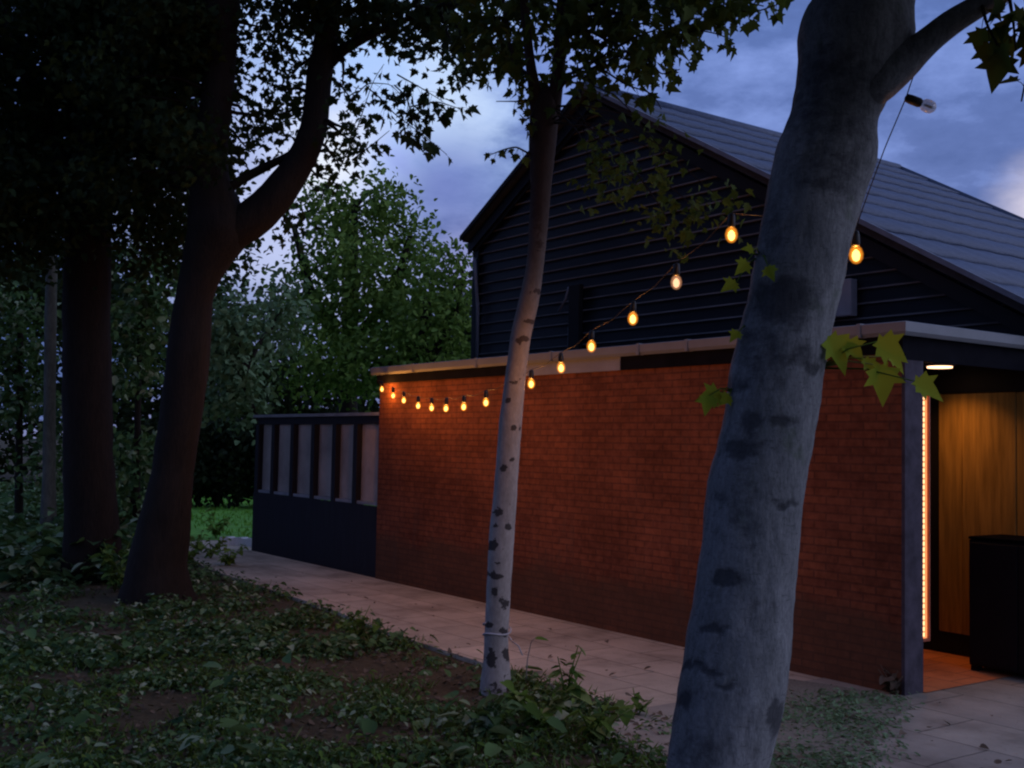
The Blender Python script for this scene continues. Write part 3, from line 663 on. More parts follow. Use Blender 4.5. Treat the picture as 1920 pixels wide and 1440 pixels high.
# leafy boughs hanging in front of the dark gable
cl2 = [C(1130, 280, 6.9, 45, 55, .3, 46), C(1190, 340, 6.7, 70, 55, .3, 70), C(1130, 350, 7., 50, 40, .3, 40), C(1240, 390, 6.6, 60, 35, .3, 46), C(1310, 395, 6.4, 60, 22, .25, 46), C(1370, 392, 6.3, 30, 16, .2, 16), C(1270, 440, 6.5, 30, 40, .2, 22), C(1210, 250, 6.8, 40, 30, .2, 26), C(1250, 280, 6.7, 34, 24, .2, 18)]
twigs_to(mb, np.array([at(1030, 230, zb), at(1036, 200, zb), at(1046, 140, zb)]), cl2, .006, .0025, 1)
cl2 = [(a, b, int(n_ * 1.1)) for a, b, n_ in cl2]
P2 = canopy(cl2, .056, 5, .06, .6)
rebase(mb, bb); tb = mb.build('trunk', [M['bark_birch'], M['bark_dark']], bt)
sb = [(1001, 547, 14, 5, .9), (992, 603, 12, 5, .8), (981, 636, 13, 5, .9), (966, 714, 13, 5, .8), (950, 753, 8, 5, .9), (963, 804, 12, 5, .9), (941, 880, 9, 7, .7), (960, 860, 6, 4, .7), (923, 1021, 12, 8, .9), (924, 1081, 14, 8, 1.), (934, 960, 9, 12, .7), (952, 985, 7, 10, .7), (945, 1130, 8, 14, .6), (928, 1110, 6, 12, .6), (918, 1170, 8, 8, .8), (946, 1185, 8, 10, .8), (920, 1235, 10, 24, .8), (950, 1230, 8, 20, .7), (1015, 260, 40, 80, .42), (1010, 400, 14, 90, .35), (940, 1290, 24, 8, .6)]
for i in range(46):
    y = rng.uniform(350, 1290); l, r = np.interp(y, [t[0] for t in tabB][::-1], [t[1] for t in tabB][::-1]), np.interp(y, [t[0] for t in tabB][::-1], [t[2] for t in tabB][::-1])
    sb.append((rng.uniform(l, r), y, rng.uniform(2., 8), rng.uniform(1., 2.6), rng.uniform(.3, .7)))
sb = [(x, y, rx * .95, ry * (.7 if ry < 40 else 1), k) for x, y, rx, ry, k in sb]
scar_tone_attr(tb, sb)
P, A, Nr, sz = [np.concatenate([l[i] for l in Lf + [P2]]) for i in range(4)]
leaf_object('crown', P - bb, A, Nr, sz, 'maple', M['leaf_maple'], bt)
# twine round the birch
tw = []
for i in range(40):
    t = i / 39 * 2 * math.pi * 1.6; c = at(932, 1200 - i * .8, zb); tw.append(c + np.array([math.cos(t) * .094, math.sin(t) * .094, .01 * math.sin(t * 2)]))
m = MB(); m.tube(tw, .006, 6); m.tube([tw[0], tw[0] + [.05, -.03, -.03], tw[0] + [.08, -.05, -.09]], .005, 5); tag(m.build('twine', M['twine']), 'pale twine wound round the foot of the slender pale barked tree', 'twine')

# --- big forked tree on the left
ZL = 11.6
lb = gnd(292, 1125); lt = empty('forked_tree', lb); tag(lt, 'big dark brown tree on the left forking into a straight and a curved limb', 'tree')
tabL = [(1170, 205, 385), (1120, 225, 362), (1060, 240, 350), (960, 268, 358), (876, 287, 363), (760, 303, 381), (669, 313, 393), (559, 329, 397), (520, 338, 410), (470, 345, 440), (430, 352, 470), (401, 352, 456), (340, 357, 430), (292, 359, 425), (146, 383, 440), (0, 383, 448), (-150, 390, 445), (-500, 400, 440), (-1000, 410, 430)]
mb = MB(); Qa, _ = limb_mesh(mb, edges(tabL, ZL), .06, 32, .05, 4.)
Qr, _ = limb_mesh(mb, [(400, 470, ZL, 34), (440, 430, ZL, 36), (478, 408, ZL, 36), (515, 370, ZL, 33), (548, 328, ZL, 29), (572, 285, ZL, 26), (590, 237, ZL, 25), (598, 146, ZL, 24), (612, 73, ZL, 23), (618, 0, ZL, 22), (625, -150, ZL, 19), (640, -500, ZL, 8)], .06, 20, .05, 4.)
Qx, _ = limb_mesh(mb, [(618, 115, ZL, 14), (642, 93, ZL, 11), (668, 78, ZL - .2, 10), (697, 64, ZL - .4, 8), (740, 45, ZL - .7, 6), (790, 25, ZL - 1., 5), (850, 5, ZL - 1.2, 4)], .06, 12, .05)
Qy, _ = limb_mesh(mb, [(585, 262, ZL, 5), (545, 290, ZL + .05, 6.5), (500, 312, ZL + .1, 8), (455, 335, ZL + .05, 9), (415, 362, ZL, 10)], .08, 10, .05)
lim = np.concatenate([Qa[len(Qa) // 3:], Qr[3:], Qx])
cl = [C(500, 60, 12., 70, 70, 1., 550), C(540, 150, 12.2, 60, 70, 1., 380), C(480, 200, 12., 50, 60, .8, 260), C(470, 285, 12.2, 34, 40, .6, 130), C(520, 240, 12., 40, 45, .6, 170), C(520, -20, 12., 100, 60, 1., 700), C(640, 30, 11.6, 60, 40, .8, 300), C(700, 20, 11.2, 60, 40, .8, 330), C(770, 30, 10.8, 60, 45, .7, 320), C(830, 40, 10.6, 60, 50, .7, 260),
      C(850, 100, 10.2, 45, 45, .5, 130), C(700, -60, 11., 200, 60, 1., 1100), C(560, 30, 11.5, 60, 60, .8, 360), C(885, 110, 10., 35, 45, .4, 90), C(920, 60, 10., 40, 50, .5, 130), C(655, 180, 11.6, 22, 60, .4, 90), C(665, 255, 11.4, 26, 46, .4, 80), C(640, 290, 11.6, 24, 40, .4, 60), C(540, 420, 12.5, 30, 24, .5, 70), C(600, 330, 12, 24, 26, .4, 50)]
cl = [(a, b, int(n_ * (.55 if i < 6 else 1))) for i, (a, b, n_) in enumerate(cl)]
cl += [C(290 + 90 * math.sin(i * 2.1), 30 + 62 * (i % 6), 11.2 + .5 * (i % 4), 75, 70, 1., 480) for i in range(14)]
cl += [C(300 + 300 * math.sin(i * 1.7), -180 - 90 * (i % 5), 11. + .8 * (i % 4), 240, 120, 2., 900) for i in range(14)]
twigs_to(mb, lim, cl, .03, .006, 2)
Lf = [canopy(cl, .085, 8, .11, .5)]
sp([(655, 190, 11.2), (690, 155, 10.8), (735, 158, 10.4), (752, 180, 10.3)], 10, .09, .08)
sp([(690, 165, 10.8), (715, 185, 10.5), (740, 215, 10.2), (790, 250, 9.9), (838, 290, 9.8)], 26, .1, .10)
sp([(740, 160, 10.4), (762, 180, 10.2), (775, 225, 10.), (800, 270, 9.9)], 34, .1, .13)
sp([(770, 200, 10.2), (820, 190, 10.), (866, 205, 9.9)], 22, .1, .10)
sp([(745, 140, 10.4), (790, 165, 10.2), (830, 190, 10.1)], 16, .1, .1)
sp([(660, 300, 11.4), (700, 270, 11.2), (730, 245, 11.)], 3, .08, .05)
sp([(640, 310, 11.4), (670, 240, 11.2), (700, 150, 11.), (720, 120, 11.)], 9, .08, .1)
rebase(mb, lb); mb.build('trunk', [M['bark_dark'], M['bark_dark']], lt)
P, A, Nr, sz = [np.concatenate([l[i] for l in Lf]) for i in range(4)]
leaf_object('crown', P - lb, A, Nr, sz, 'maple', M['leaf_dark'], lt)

# --- other trees: trunk rows + crown clusters
def tree(name, label, base, rows, clusters, leaf, size, bark, kind='oval', clump=10, csig=.2, twr=.05, group='trees and bushes round the building', droop=.4, per=1, seg=14, dens=1.3):
    clusters = [(a, b, int(n * dens)) for a, b, n in clusters]
    b = gnd(*base); t = empty(name, b); tag(t, label, 'tree' if 'shrub' not in name and 'bush' not in name else 'shrub', group)
    mb = MB(); pts = []
    for r in rows: pts.append(limb_mesh(mb, r, .12, seg, .06, 3.)[0])
    twigs_to(mb, np.concatenate(pts), clusters, twr, .01, per)
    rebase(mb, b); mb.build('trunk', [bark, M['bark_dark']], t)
    P, A, Nr, sz = canopy(clusters, size, clump, csig, droop)
    leaf_object('crown', P - b, A, Nr, sz, kind, leaf, t); return t
# dark heavy tree at far left
z = 13.2
tree('oak_tree', 'thick black trunk under dense dark foliage left of the forked tree', (175, 1085), [[(175, 1095, z, 60), (172, 1000, z, 50), (165, 850, z, 45), (162, 650, z, 44), (165, 450, z, 42), (175, 250, z, 38), (190, 0, z, 32), (200, -400, z, 20), (210, -900, z, 8)], [(165, 420, z, 30), (110, 300, z, 22), (60, 160, z, 16), (0, 0, z, 8)], [(170, 340, z, 26), (240, 200, z, 20), (290, 60, z, 14), (320, -100, z, 8)]],
     [C(60 + 250 * math.sin(i * 2.4) * .8 + 60, 20 + 68 * (i % 7), z - 1 + .7 * (i % 5), 120, 80, 1.1, 1000) for i in range(24)] + [C(150 + 330 * math.sin(i * 1.9), -150 - 120 * (i % 4), z - 1 + (i % 4), 260, 140, 2., 1000) for i in range(12)],
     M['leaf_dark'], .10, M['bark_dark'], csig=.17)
tree('slim_tree', 'slim pale grey trunk standing far left in front of the green undergrowth', (92, 1000), [[(90, 1005, 17., 16), (92, 900, 17., 12), (93, 750, 17., 11), (95, 600, 17., 11), (97, 480, 17., 10), (95, 300, 17., 8), (90, 0, 17., 5)]],
     [C(90 + 60 * math.sin(i * 2.), 250 - 60 * i, 17., 80, 60, 1., 300) for i in range(6)], M['leaf_dark'], .10, M['bark_pale'])
# green trees behind the screen fence
z = 24.
tree('ash_tree', 'tall leafy green tree behind the screen fence with its top against the sky', (650, 960), [[(650, 965, z, 24), (650, 800, z, 20), (655, 650, z, 17), (660, 500, z, 12), (665, 380, z, 6)], [(652, 680, z, 12), (580, 540, z, 9), (550, 420, z, 5)], [(655, 660, z, 12), (740, 540, z, 9), (770, 440, z, 5)]],
     [C(690, 380, z, 70, 40, 1.2, 420), C(720, 350, z, 30, 22, .8, 120), C(640, 430, z, 70, 50, 1.2, 600), C(740, 420, z, 60, 50, 1.2, 500), C(600, 500, z, 60, 60, 1.2, 480), C(690, 500, z - 1, 80, 60, 1.2, 800), C(780, 490, z, 50, 55, 1., 420), C(640, 590, z - 1, 90, 60, 1.2, 900), C(750, 580, z - 1, 80, 60, 1.2, 800), C(600, 380, z, 50, 40, 1., 260), C(560, 560, z, 50, 50, 1., 330)],
     M['leaf_mid'], .135, M['bark_dark'], csig=.20, clump=14, dens=1.25)
z = 22.
tree('lime_tree', 'dark rounded tree standing right behind the left end of the flat roof', (790, 960), [[(790, 965, z, 20), (790, 800, z, 17), (795, 660, z, 14), (800, 560, z, 8)], [(792, 700, z, 9), (850, 600, z, 7), (870, 520, z, 4)]],
     [C(830, 520, z, 50, 50, 1., 380), C(870, 560, z, 24, 60, .8, 220), C(800, 600, z, 70, 50, 1., 560), C(860, 640, z, 30, 40, .8, 180), C(760, 650, z, 70, 50, 1., 560), C(820, 680, z, 70, 40, 1., 420), C(700, 690, z, 60, 50, 1., 500), C(640, 700, z, 60, 60, 1., 600), C(850, 480, z, 30, 22, .6, 90), C(580, 690, z, 50, 60, .8, 420)],
     M['leaf_mid'], .12, M['bark_dark'], csig=.19, clump=13, dens=1.2)
z = 19.
tree('grey_shrub', 'grey green rounded bush spilling over the end of the screen fence', (530, 960), [[(530, 965, z, 7), (505, 850, z, 6), (450, 700, z, 4)]],
     [C(450, 720, z, 42, 46, .6, 420), C(425, 650, z, 50, 50, .6, 420), C(440, 590, z, 46, 46, .6, 330), C(500, 640, z + 1, 50, 60, .6, 380), C(470, 780, z, 20, 20, .3, 70), C(400, 740, z, 30, 40, .5, 170), C(530, 580, z + 1, 40, 50, .6, 260)], M['leaf_grey'], .13, M['bark_dark'], csig=.18)
z = 17.
tree('hazel_shrub', 'green leafy bush seen between the thick black trunk and the forked tree', (255, 1040), [[(255, 1045, z, 8), (258, 800, z, 6), (262, 620, z, 4)]],
     [C(265, 610, z, 46, 50, .7, 420), C(255, 690, z, 46, 40, .7, 360), C(290, 560, z, 30, 36, .6, 180), C(245, 850, z, 42, 44, .6, 380), C(235, 930, z, 36, 40, .6, 220), C(280, 480, z, 40, 40, .6, 160)], M['leaf_ivy'], .12, M['bark_dark'], csig=.16)
tree('elder_shrub', 'green bush at the left edge behind the slim pale trunk', (35, 1010), [[(35, 1015, 18., 9), (36, 800, 18., 6), (40, 640, 18., 4)]],
     [C(30, 660, 18., 50, 50, .8, 380), C(20, 580, 18., 50, 50, .8, 300), C(45, 750, 18., 44, 50, .8, 330), C(-20, 700, 18., 50, 80, .8, 330), C(90, 880, 18., 30, 70, .6, 180), C(120, 800, 18., 30, 60, .6, 180)], M['leaf_ivy'], .12, M['bark_dark'], csig=.17)
# dark hedge
hb = gnd(425, 935); hd = empty('hedge', hb); tag(hd, 'tall black clipped hedge at the back of the lawn', 'hedge')
hz = 27.
P, A, Nr, sz = canopy([C(300 + 36 * i, 858, hz + .4 * (i % 2), 36, 80, .7, 2000) for i in range(9)], .15, 10, .12)
P[:, 2] = np.maximum(P[:, 2], .05)
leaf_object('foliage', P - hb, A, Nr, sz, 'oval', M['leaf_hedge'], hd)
m = MB()
for i in range(9):
    p = at(300 + 36 * i, 900, hz); m.tube([(p[0], p[1], 0), (p[0] + .1, p[1], .8), (p[0], p[1] + .1, 1.7)], [.06, .05, .02], 6)
rebase(m, hb); m.build('stem', M['bark_dark'], hd)
# far wood and unseen foliage behind the camera, as one mass
cl = []
for i in range(120):
    px = -700 + 1700 * rng.random(); zz = rng.uniform(33, 44); h = rng.uniform(.5, 8.) if px < 420 else rng.uniform(.5, 5.5)
    p = at(px, 850, zz); cl.append((np.array([p[0], p[1], h]), (2.4, 2., 1.8), 560))
for i in range(90):  # unseen foliage left and behind the camera, added to darken wall and ground
    a_ = R(rng.uniform(165, 285)); rr_ = rng.uniform(9, 16); cl.append((np.array([rr_ * math.cos(a_) - 1.5, rr_ * math.sin(a_) - 1., rng.uniform(.5, 7.5)]), (1.8, 1.8, 1.5), 420))
P, A, Nr, sz = canopy(cl, .26, 10, .32); P[:, 2] = np.maximum(P[:, 2], .05)
tag(leaf_object('woodland', P, A, Nr, sz, 'oval', M['leaf_dark']), 'far dark mass of woodland foliage closing the view on the left', 'woodland', kind='stuff')

# ================================================================== GROUND PLANTS
def bare(px, py):
    b = 0
    for x, y, rx, ry in ((690, 1265, 170, 70), (40, 1135, 260, 62), (800, 1215, 110, 34), (1160, 1345, 90, 40), (560, 1330, 90, 50), (400, 1180, 60, 26)):
        b = np.maximum(b, 1.3 - np.sqrt(((px - x) / rx) ** 2 + ((py - y) / ry) ** 2))
    return np.clip(b, 0, 1)
def plants(n, pxr, zr_, hmax, size, wmax, use_bare=True, leaves=(5, 10), bias=0.):
    P = []; A = []; Nr = []; sz = []
    from mathutils import noise as nz
    for i in range(n):
        Z = zr_[0] * (zr_[1] / zr_[0]) ** rng.random(); px = rng.uniform(*pxr)
        d = ray(px, 830); g_ = np.array([O[0] + d[0] * Z, O[1] + d[1] * Z, 0.]); s, w = g_ @ S, g_ @ N
        if not wmax(s, w): continue
        q = pj(g_)[0]
        lump = nz.noise(Vector((g_[0] * 1.6, g_[1] * 1.6, 0)))
        pr = .50 + 1.7 * lump - (.55 * bare(q[0], q[1]) if use_bare else -bias)
        if rng.random() > pr: continue
        if np.hypot(g_[0] - fbase[0], g_[1] - fbase[1]) < .28 or np.hypot(g_[0] - bb[0], g_[1] - bb[1]) < .13 or np.hypot(g_[0] - lb[0], g_[1] - lb[1]) < .45: continue
        k = rng.integers(*leaves); hm = hmax * (.35 + .65 * rng.random()) * (.7 + .6 * max(0, lump))
        t = rng.random(k) * 2 * math.pi; h = hm * (.15 + .85 * rng.random(k)); r = .03 + .10 * rng.random(k)
        P.append(np.stack([g_[0] + r * np.cos(t), g_[1] + r * np.sin(t), h], 1))
        A.append(np.stack([np.cos(t), np.sin(t), -.5 + .7 * rng.random(k)], 1)); Nr.append(np.stack([rng.normal(0, .35, k), rng.normal(0, .35, k), np.ones(k)], 1))
        sz.append(size * (.5 + .9 * rng.random(k)))
    return np.concatenate(P), np.concatenate(A), np.concatenate(Nr), np.concatenate(sz)
edge = lambda s, w: w < np.interp(s, [a for a, b in near], [b for a, b in near]) - .05 + .04 * rng.normal()
a1 = plants(10500, (-150, 1500), (4.4, 9.5), .11, .036, lambda s, w: edge(s, w) and (s < -4.9 or w < 4.3))
a2 = plants(4600, (-100, 800), (8.5, 19.), .20, .058, edge)
a7 = plants(3200, (-150, 325), (12., 32.), .7, .15, lambda s, w: w < 12 and s < -13, False)
a4 = plants(2200, (-150, 1500), (4.4, 12.), .22, .055, lambda s, w: edge(s, w) and (s < -4.9 or w < 4.3), True, (3, 6))
o = leaf_object('ground_cover', *[np.concatenate([u, v, x_]) for u, v, x_ in zip(a1, a2, a7)], 'heart', M['leaf_ivy']); tag(o, 'low leafy ivy and nettle ground cover beneath the trees', 'ground cover', kind='stuff')
o = leaf_object('undergrowth', *a4, 'slim', M['leaf_weed']); tag(o, 'narrow leaved grassy weeds mixed into the ground cover', 'weeds', kind='stuff')
a5 = plants(420, (-150, 1450), (4.4, 9.), .20, .12, lambda s, w: edge(s, w) and (s < -4.9 or w < 4.3), True, (3, 6))
o = leaf_object('nettles', *a5, 'oval', M['leaf_ivy']); tag(o, 'broad pale green leaves standing above the ground cover', 'ground cover', kind='stuff')
a6 = plants(9000, (-150, 1500), (4.4, 14.), .03, .07, lambda s, w: edge(s, w) and (s < -4.9 or w < 4.3), True, (4, 9))
a6[1][:, 2] = 1.1 + .6 * rng.random(len(a6[1])); a6 = (a6[0] * [1, 1, .1], a6[1], unit(len(a6[0])), a6[3])
o = leaf_object('rough_grass', *a6, 'blade', M['leaf_weed']); tag(o, 'thin tufts of rough grass between the ground cover leaves', 'grass', kind='stuff')
# weedy verge between trunk and patio
vv = [gnd(x, y) for x, y in ((1440, 1272), (1560, 1290), (1694, 1312), (1712, 1330), (1640, 1372), (1600, 1450), (1380, 1500), (1300, 1380))]
flat('gravel', [(p @ S, p @ N) for p in vv], .021, M['gravel'])
a3 = plants(1900, (1380, 1740), (5.2, 7.8), .08, .038, lambda s, w: (w < W1 - .02) and (w > 3.9) and (lambda q: q[0] < 1700 - (q[1] - 1312) * .75 * rng.random() ** .5)(pj(sw(s, w))[0]), False, (5, 10), .45)
o = leaf_object('verge_weeds', *a3, 'slim', M['leaf_grey']); tag(o, 'sparse low weeds growing in the gravel between the foreground trunk and the paving', 'weeds', kind='stuff')
# leaf litter on soil and path
n = 9000; Z = 4.6 * (15 / 4.6) ** rng.random(n); px = rng.uniform(-100, 1900, n); D = np.array([ray(x, 830) for x in px]); P = np.stack([D[:, 0] * Z, D[:, 1] * Z, np.full(n, .012)], 1)
ww = P @ N; keep = (ww < 4.9) | (rng.random(n) < .05); keep &= ww < W1 - .05; P = P[keep]; P[:, 2] += np.where(P @ N > 4.8, .02, 0.) + .012 * rng.random(len(P)); n = len(P)
A = unit(n); A[:, 2] *= .25; o = leaf_object('leaf_litter', P, A, np.array([0, 0, 1.]) + unit(n) * .4, .018 + .04 * rng.random(n), 'heart', M['deadleaf']); tag(o, 'brown fallen leaves scattered over the soil and path edge', 'leaf litter', kind='stuff')
# grass on the lawn
n = 9000; sg = rng.uniform(-40, -17.4, n); wg = rng.uniform(6.5, 16, n); P = sg[:, None] * S + wg[:, None] * N; q_ = pj(P); P = P[((wg > 7.5) | (sg < -20.6)) & (q_[:, 0] > 322)]; n = len(P); A = unit(n) * .5 + np.array([0, 0, 1.])
o = leaf_object('lawn_grass', P, A, unit(n), .04 + .06 * rng.random(n), 'slim', M['grass']); tag(o, 'bright green grass of the lawn beyond the fence', 'grass', kind='stuff')

# single taller weeds
def weed(px, py, h, nl, size, label, lean=(0, 0), leafm='leaf_weed', kind='heart', stems=3, spread=.1):
    b = gnd(px, py); w = empty('weed', b); tag(w, label, 'weed', 'single weeds around the path and the trees')
    m = MB(); P = []; A = []; Nr = []; sz = []
    for i in range(stems):
        t = rng.random() * 6.28; e = np.array([lean[0] + spread * math.cos(t), lean[1] + spread * math.sin(t), h * (.6 + .4 * rng.random()) if i else h])
        pts = [np.zeros(3), e * [.3, .3, .5], e]; m.tube(pts, [.006, .005, .003], 5)
        for j in range(nl // stems):
            u = .2 + .8 * rng.random(); c = e * [u * u, u * u, u]; a = rng.random() * 6.28
            P.append(c); A.append([math.cos(a), math.sin(a), .1 - .6 * rng.random()]); Nr.append([rng.normal(0, .3), rng.normal(0, .3), 1.]); sz.append(size * (.6 + .7 * rng.random()))
    m.build('stem', M[leafm], w); leaf_object('foliage', np.array(P), np.array(A), np.array(Nr), np.array(sz), kind, M[leafm], w); return w
weed(1060, 1330, .42, 42, .085, 'tall upright leafy weed right of the slender pale trunk', kind='slim')
weed(1010, 1375, .30, 54, .10, 'broad bushy green weed below the slender pale trunk', stems=6, spread=.22)
weed(1110, 1400, .26, 48, .09, 'bushy weed in the bottom middle between the two pale trunks', stems=6, spread=.24)
weed(900, 1390, .24, 42, .10, 'broad leaved dark weed in the foreground left of the slender trunk foot', stems=6, spread=.2, leafm='leaf_ivy')
weed(1195, 1345, .16, 16, .06, 'small weed at the path edge just left of the big foreground trunk')
weed(670, 1200, .25, 60, .07, 'bushy green weed where the paving edge begins in the middle distance', stems=7, spread=.3)
weed(1672, 1305, .20, 34, .06, 'withered brownish weed at the foot of the brick corner', leafm='deadleaf', stems=5, spread=.09)
weed(405, 1010, .50, 60, .11, 'leafy dark weed standing against the bright lawn', stems=6, spread=.35, leafm='leaf_mid')
weed(215, 1110, .62, 70, .10, 'tall ivy covered weed leaning on the foot of the forked tree', stems=6, spread=.2, leafm='leaf_mid')
for q_ in ((372, 1040), (395, 1048), (350, 1062), (430, 1062)): weed(*q_, .34, 50, .09, {372: 'leafy weed between the forked tree and the lawn edge', 395: 'dark leafy weed right of the forked tree beside the far end of the path', 350: 'low weed touching the right side of the foot of the forked tree', 430: 'bushy weed overhanging the far left edge of the path'}[q_[0]], stems=6, spread=.25, leafm='leaf_mid')
# a dry stalk with a pale leaf
b = gnd(985, 1290); w = empty('dry_stalk', b); tag(w, 'thin dry stalk with one pale flat leaf bending over the path', 'stalk')
tipp = at(1002, 1197, 7.7) - b; m = MB(); m.tube([(0, 0, 0), tipp * [.2, .2, .55], tipp * [.6, .6, .9], tipp], [.005, .004, .003, .002], 5); m.build('stem', M['bark_birch'], w)
leaf_object('pale_leaf', np.array([tipp]), np.array([rt + [0, 0, .02]]), np.array([[0, -.5, 1.]]), np.array([.10]), 'slim', M['leaf_weed'], w)

# ================================================================== STRING LIGHTS
P0 = at(1603, 440, 4.1); P1 = onW(707, 722, W1 - .03)
bp = [(1371, 441), (1268, 530), (1187, 598), (1109, 650), (1051, 690), (996, 720), None, (911, 755), (870, 763), (837, 766), (809, 765), (784, 761), (757, 751), (737, 742), (716, 730)]
pos = []
for b in bp:
    if b is None: pos.append(None); continue
    d = ray(*b); k, t = np.linalg.solve(np.array([[d[0], -(P1 - P0)[0]], [d[1], -(P1 - P0)[1]]]), (P0 - O)[:2]); pos.append(O + d * k)
pos[6] = (pos[5] + pos[7]) / 2 - np.array([0, 0, .008])
sroot = empty('string_lights', (P1[0], P1[1], P1[2])); tag(sroot, 'string of warm glowing bulbs sagging from the foreground tree to the far brick corner', 'string lights')
rel = lambda p: np.array(p) - P1
def bulb(top, axis, state, power=1.):
    """top: where the socket meets the cable; axis: unit vector from socket to glass"""
    ax = np.array(axis) / np.linalg.norm(axis); rot = Vector((0, 0, -1)).rotation_difference(Vector(ax)).to_matrix()
    tf = lambda mbx: setattr(mbx, 'v', [tuple(rot @ Vector(v) + Vector(rel(top))) for v in mbx.v])
    m = MB(); m.lathe([(.006, -.052), (.012, -.057), (.024, -.068), (.030, -.090), (.027, -.110), (.016, -.125), (.004, -.130)] if state != 'off' else [(.006, -.056), (.013, -.060), (.022, -.070), (.025, -.088), (.022, -.104), (.012, -.114), (.004, -.117)], 18); tf(m)
    gl = m.build('bulb', {'lit': M['glass_lit'], 'dim': M['glass_dim'], 'off': M['glass']}[state], sroot)
    m = MB(); m.lathe([(.006, .004), (.015, .0), (.0175, -.02), (.0175, -.052), (.014, -.06)], 14); tf(m); m.build('socket', M['socket'], gl)
    m = MB(); m.lathe([(.004, -.072), (.013, -.082), (.0165, -.096), (.012, -.112), (.004, -.118)] if state != 'off' else [(.002, -.07), (.004, -.08), (.005, -.1), (.002, -.106)], 12); tf(m)
    m.build('filament', {'lit': M['core_lit'], 'dim': M['core_dim'], 'off': M['trim']}[state], gl)
    if state != 'off':
        c = np.array(top) + ax * .096; point(c, BULB * power * (1. if state == 'lit' else .35), (1., .36, .06), .012)
BULB = 4.0
tops = []
for i, p in enumerate(pos):
    tp = p + np.array([0, 0, .094]); tops.append(tp); bulb(tp, (.02 * rng.normal(), .02 * rng.normal(), -1), 'dim' if i == 1 else 'lit', (.3, .8, .45, .6, .8, 1.)[i] if i < 6 else 1.35)
b0 = at(1603, 434, 4.42); bulb(b0, (0.05, 0, -1), 'lit')
# cable: branch -> unlit bulb -> trunk -> round the trunk -> sag -> wall corner
ca = [at(1722, 118, 4.1), at(1708, 155, 4.12)]; bu = at(1699, 183, 4.14); ca += [bu, at(1660, 275, 4.25), at(1625, 370, 4.36), b0 + np.array([0, 0, .004]), at(1570, 410, 4.55), at(1500, 400, 4.6)]
bulb(bu, rt * .9 - up * .35, 'off')
last = tops[0]; ca += [at(1435, 405, 4.72)]
for i, tp in enumerate(tops):
    if i: mid = (tops[i - 1] + tp) / 2 - np.array([0, 0, .018]); ca.append(mid)
    ca.append(tp + np.array([0, 0, .006]))
ca.append(P1 + np.array([0, 0, .06]))
ca = np.array(ca); d = np.r_[0, np.cumsum(np.linalg.norm(np.diff(ca, axis=0), axis=1))]; t = np.linspace(0, d[-1], 260)
Qc = np.stack([np.interp(t, d, ca[:, i]) for i in range(3)], 1)
m = MB(); m.tube(rel(Qc), .0022, 6); m.build('cable', M['wire'], sroot)

# ================================================================== SKY AND LIGHT
w = bpy.data.worlds.new('World'); scn.world = w; w.use_nodes = True; nt = w.node_tree; nt.nodes.clear()
class G: pass
g = G(); g.nt = nt; g.l = lambda a, b: nt.links.new(a, b)
def n(t, **k):
    x = nt.nodes.new('ShaderNode' + t)
    for a, b in k.items(): setattr(x, a, b)
    return x
g.n = n
out = n('OutputWorld'); bg = n('Background'); g.l(bg.outputs[0], out.inputs[0])
tc = n('TexCoord'); D = tc.outputs['Generated']
SUN_EL, SUN_AZ = R(24), R(215)          # azimuth measured from +Y towards +X: behind the camera, to its left/right
sky = n('TexSky', sky_type='NISHITA'); sky.sun_disc = False; sky.sun_elevation = R(3); sky.sun_rotation = SUN_AZ; sky.ozone_density = 4.
sp_ = n('SeparateXYZ'); g.l(D, sp_.inputs[0])
base = ramp(g, sp_.outputs[2], [(0., (.24, .25, .46)), (.12, (.155, .205, .46)), (.35, (.115, .185, .46)), (.62, (.17, .24, .52)), (1., (.32, .39, .64))])
mp = n('Mapping'); mp.inputs['Scale'].default_value = (1, 1, 2.2); mp.inputs['Location'].default_value = (.35, .1, .2); g.l(D, mp.inputs[0])
f1 = noise(g, 3.4, 8, .6, mp.outputs[0]); f2 = noise(g, 6.5, 6, .6, mp.outputs[0])
c = mixc(g, ramp(g, f1, [(.44, (0, 0, 0)), (.56, (1, 1, 1))]), base, (.088, .135, .34))
c = mixc(g, ramp(g, f1, [(.36, (.85, .85, .85)), (.46, (0, 0, 0))]), c, (.24, .34, .74))
def patch(c, px, py, r0, r1, colr, k, nz=.35):
    d = ray(px, py); d = d / np.linalg.norm(d)
    dp = n('VectorMath', operation='DOT_PRODUCT'); g.l(D, dp.inputs[0]); dp.inputs[1].default_value = tuple(d)
    ac = n('Math', operation='ARCCOSINE'); g.l(dp.outputs['Value'], ac.inputs[0])
    ma = n('Math', operation='MULTIPLY_ADD'); g.l(f2, ma.inputs[0]); ma.inputs[1].default_value = -nz * 2; g.l(ac.outputs[0], ma.inputs[2])
    mr = n('MapRange', interpolation_type='SMOOTHSTEP'); g.l(ma.outputs[0], mr.inputs[0])
    mr.inputs[1].default_value = R(r0) - nz; mr.inputs[2].default_value = R(r1) - nz; mr.inputs[3].default_value = k; mr.inputs[4].default_value = 0.
    return mixc(g, mr.outputs[0], c, colr)
c = patch(c, 700, 150, 3, 10, (.44, .62, 1.), .95, .16)
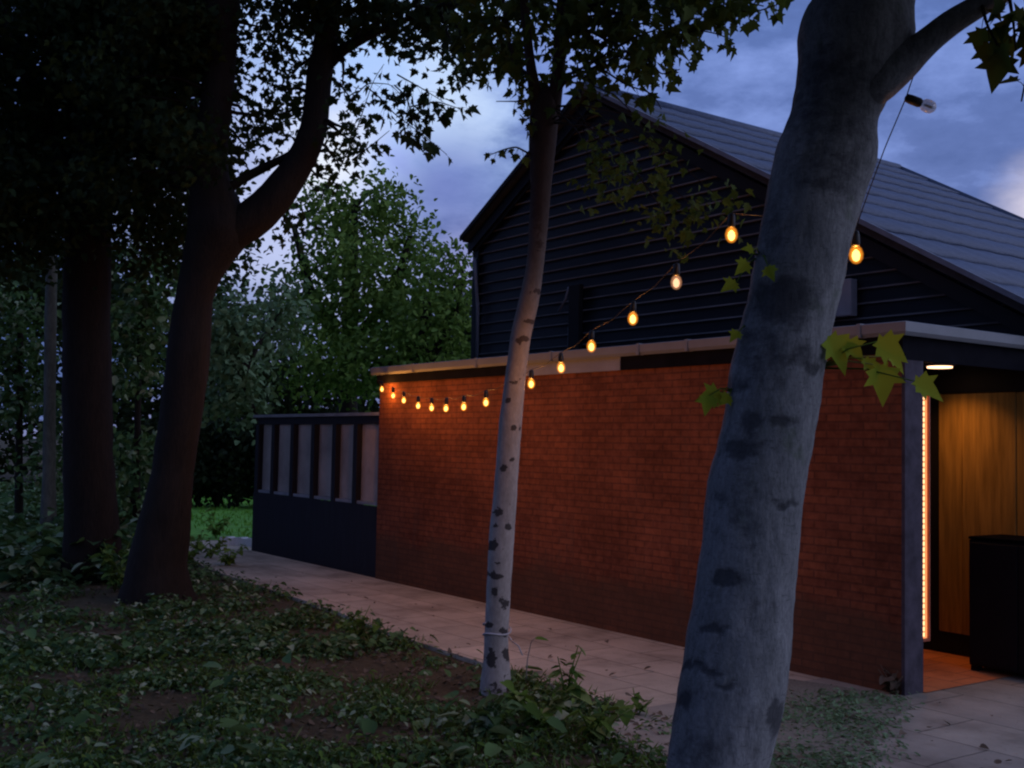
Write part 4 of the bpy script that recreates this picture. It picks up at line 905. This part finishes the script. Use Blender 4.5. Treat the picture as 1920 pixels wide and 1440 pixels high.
c = patch(c, 540, 400, 1, 10, (.60, .66, .95), .85, .12)
c = patch(c, 840, 190, .5, 4.2, (.62, .76, 1.), .9, .08)
c = patch(c, 610, 300, 0, 3.4, (.85, .9, 1.), .9, .05)
c = patch(c, 745, 300, 0, 1.6, (.40, .50, .98), .7, .04)
c = patch(c, 1985, 420, 0., 3.7, (.95, .85, .92), .95, .03)
c = patch(c, 830, 350, 0, 4.6, (.15, .19, .50), .8, .06)
c = patch(c, 870, 500, 0., 3.5, (.36, .36, .66), .6, .03)
# the still bright open sky behind the photographer
c = patch(c, 960, 720, 180, 181, (0, 0, 0), 0.)
dpb = n('VectorMath', operation='DOT_PRODUCT'); g.l(D, dpb.inputs[0]); v = np.array([.95, -.25, .12]); dpb.inputs[1].default_value = tuple(v / np.linalg.norm(v))
mr = n('MapRange', interpolation_type='SMOOTHSTEP'); g.l(dpb.outputs['Value'], mr.inputs[0]); mr.inputs[1].default_value = .45; mr.inputs[2].default_value = .98; mr.inputs[3].default_value = 0; mr.inputs[4].default_value = 1
c = mixc(g, mr.outputs[0], c, (.72, .78, 1.15))
sk = mixc(g, 1., c, mixc(g, 1., sky.outputs[0], (.012, .014, .02), 'MULTIPLY'), 'ADD')
g.l(sk, bg.inputs[0]); bg.inputs[1].default_value = 1.0

sl_ = bpy.data.lights.new('sun', 'SUN'); sl_.energy = .05; sl_.angle = R(50); sl_.color = (.75, .82, 1.)
so = bpy.data.objects.new('sun', sl_); link(so)
dirv = Vector((.95, -.25, .35)).normalized(); so.rotation_euler = dirv.to_track_quat('Z', 'Y').to_euler(); so.location = dirv * 30
sky.sun_rotation = math.atan2(.95, -.25)

scn.view_settings.view_transform = 'Standard'; scn.view_settings.look = 'None'; scn.view_settings.exposure = 0; scn.view_settings.gamma = 1
scn.cycles.use_denoising = True; scn.cycles.max_bounces = 6; scn.cycles.diffuse_bounces = 3; scn.cycles.transparent_max_bounces = 24
scn.cycles.filter_width = 2.2; scn.cycles.sample_clamp_indirect = 4.
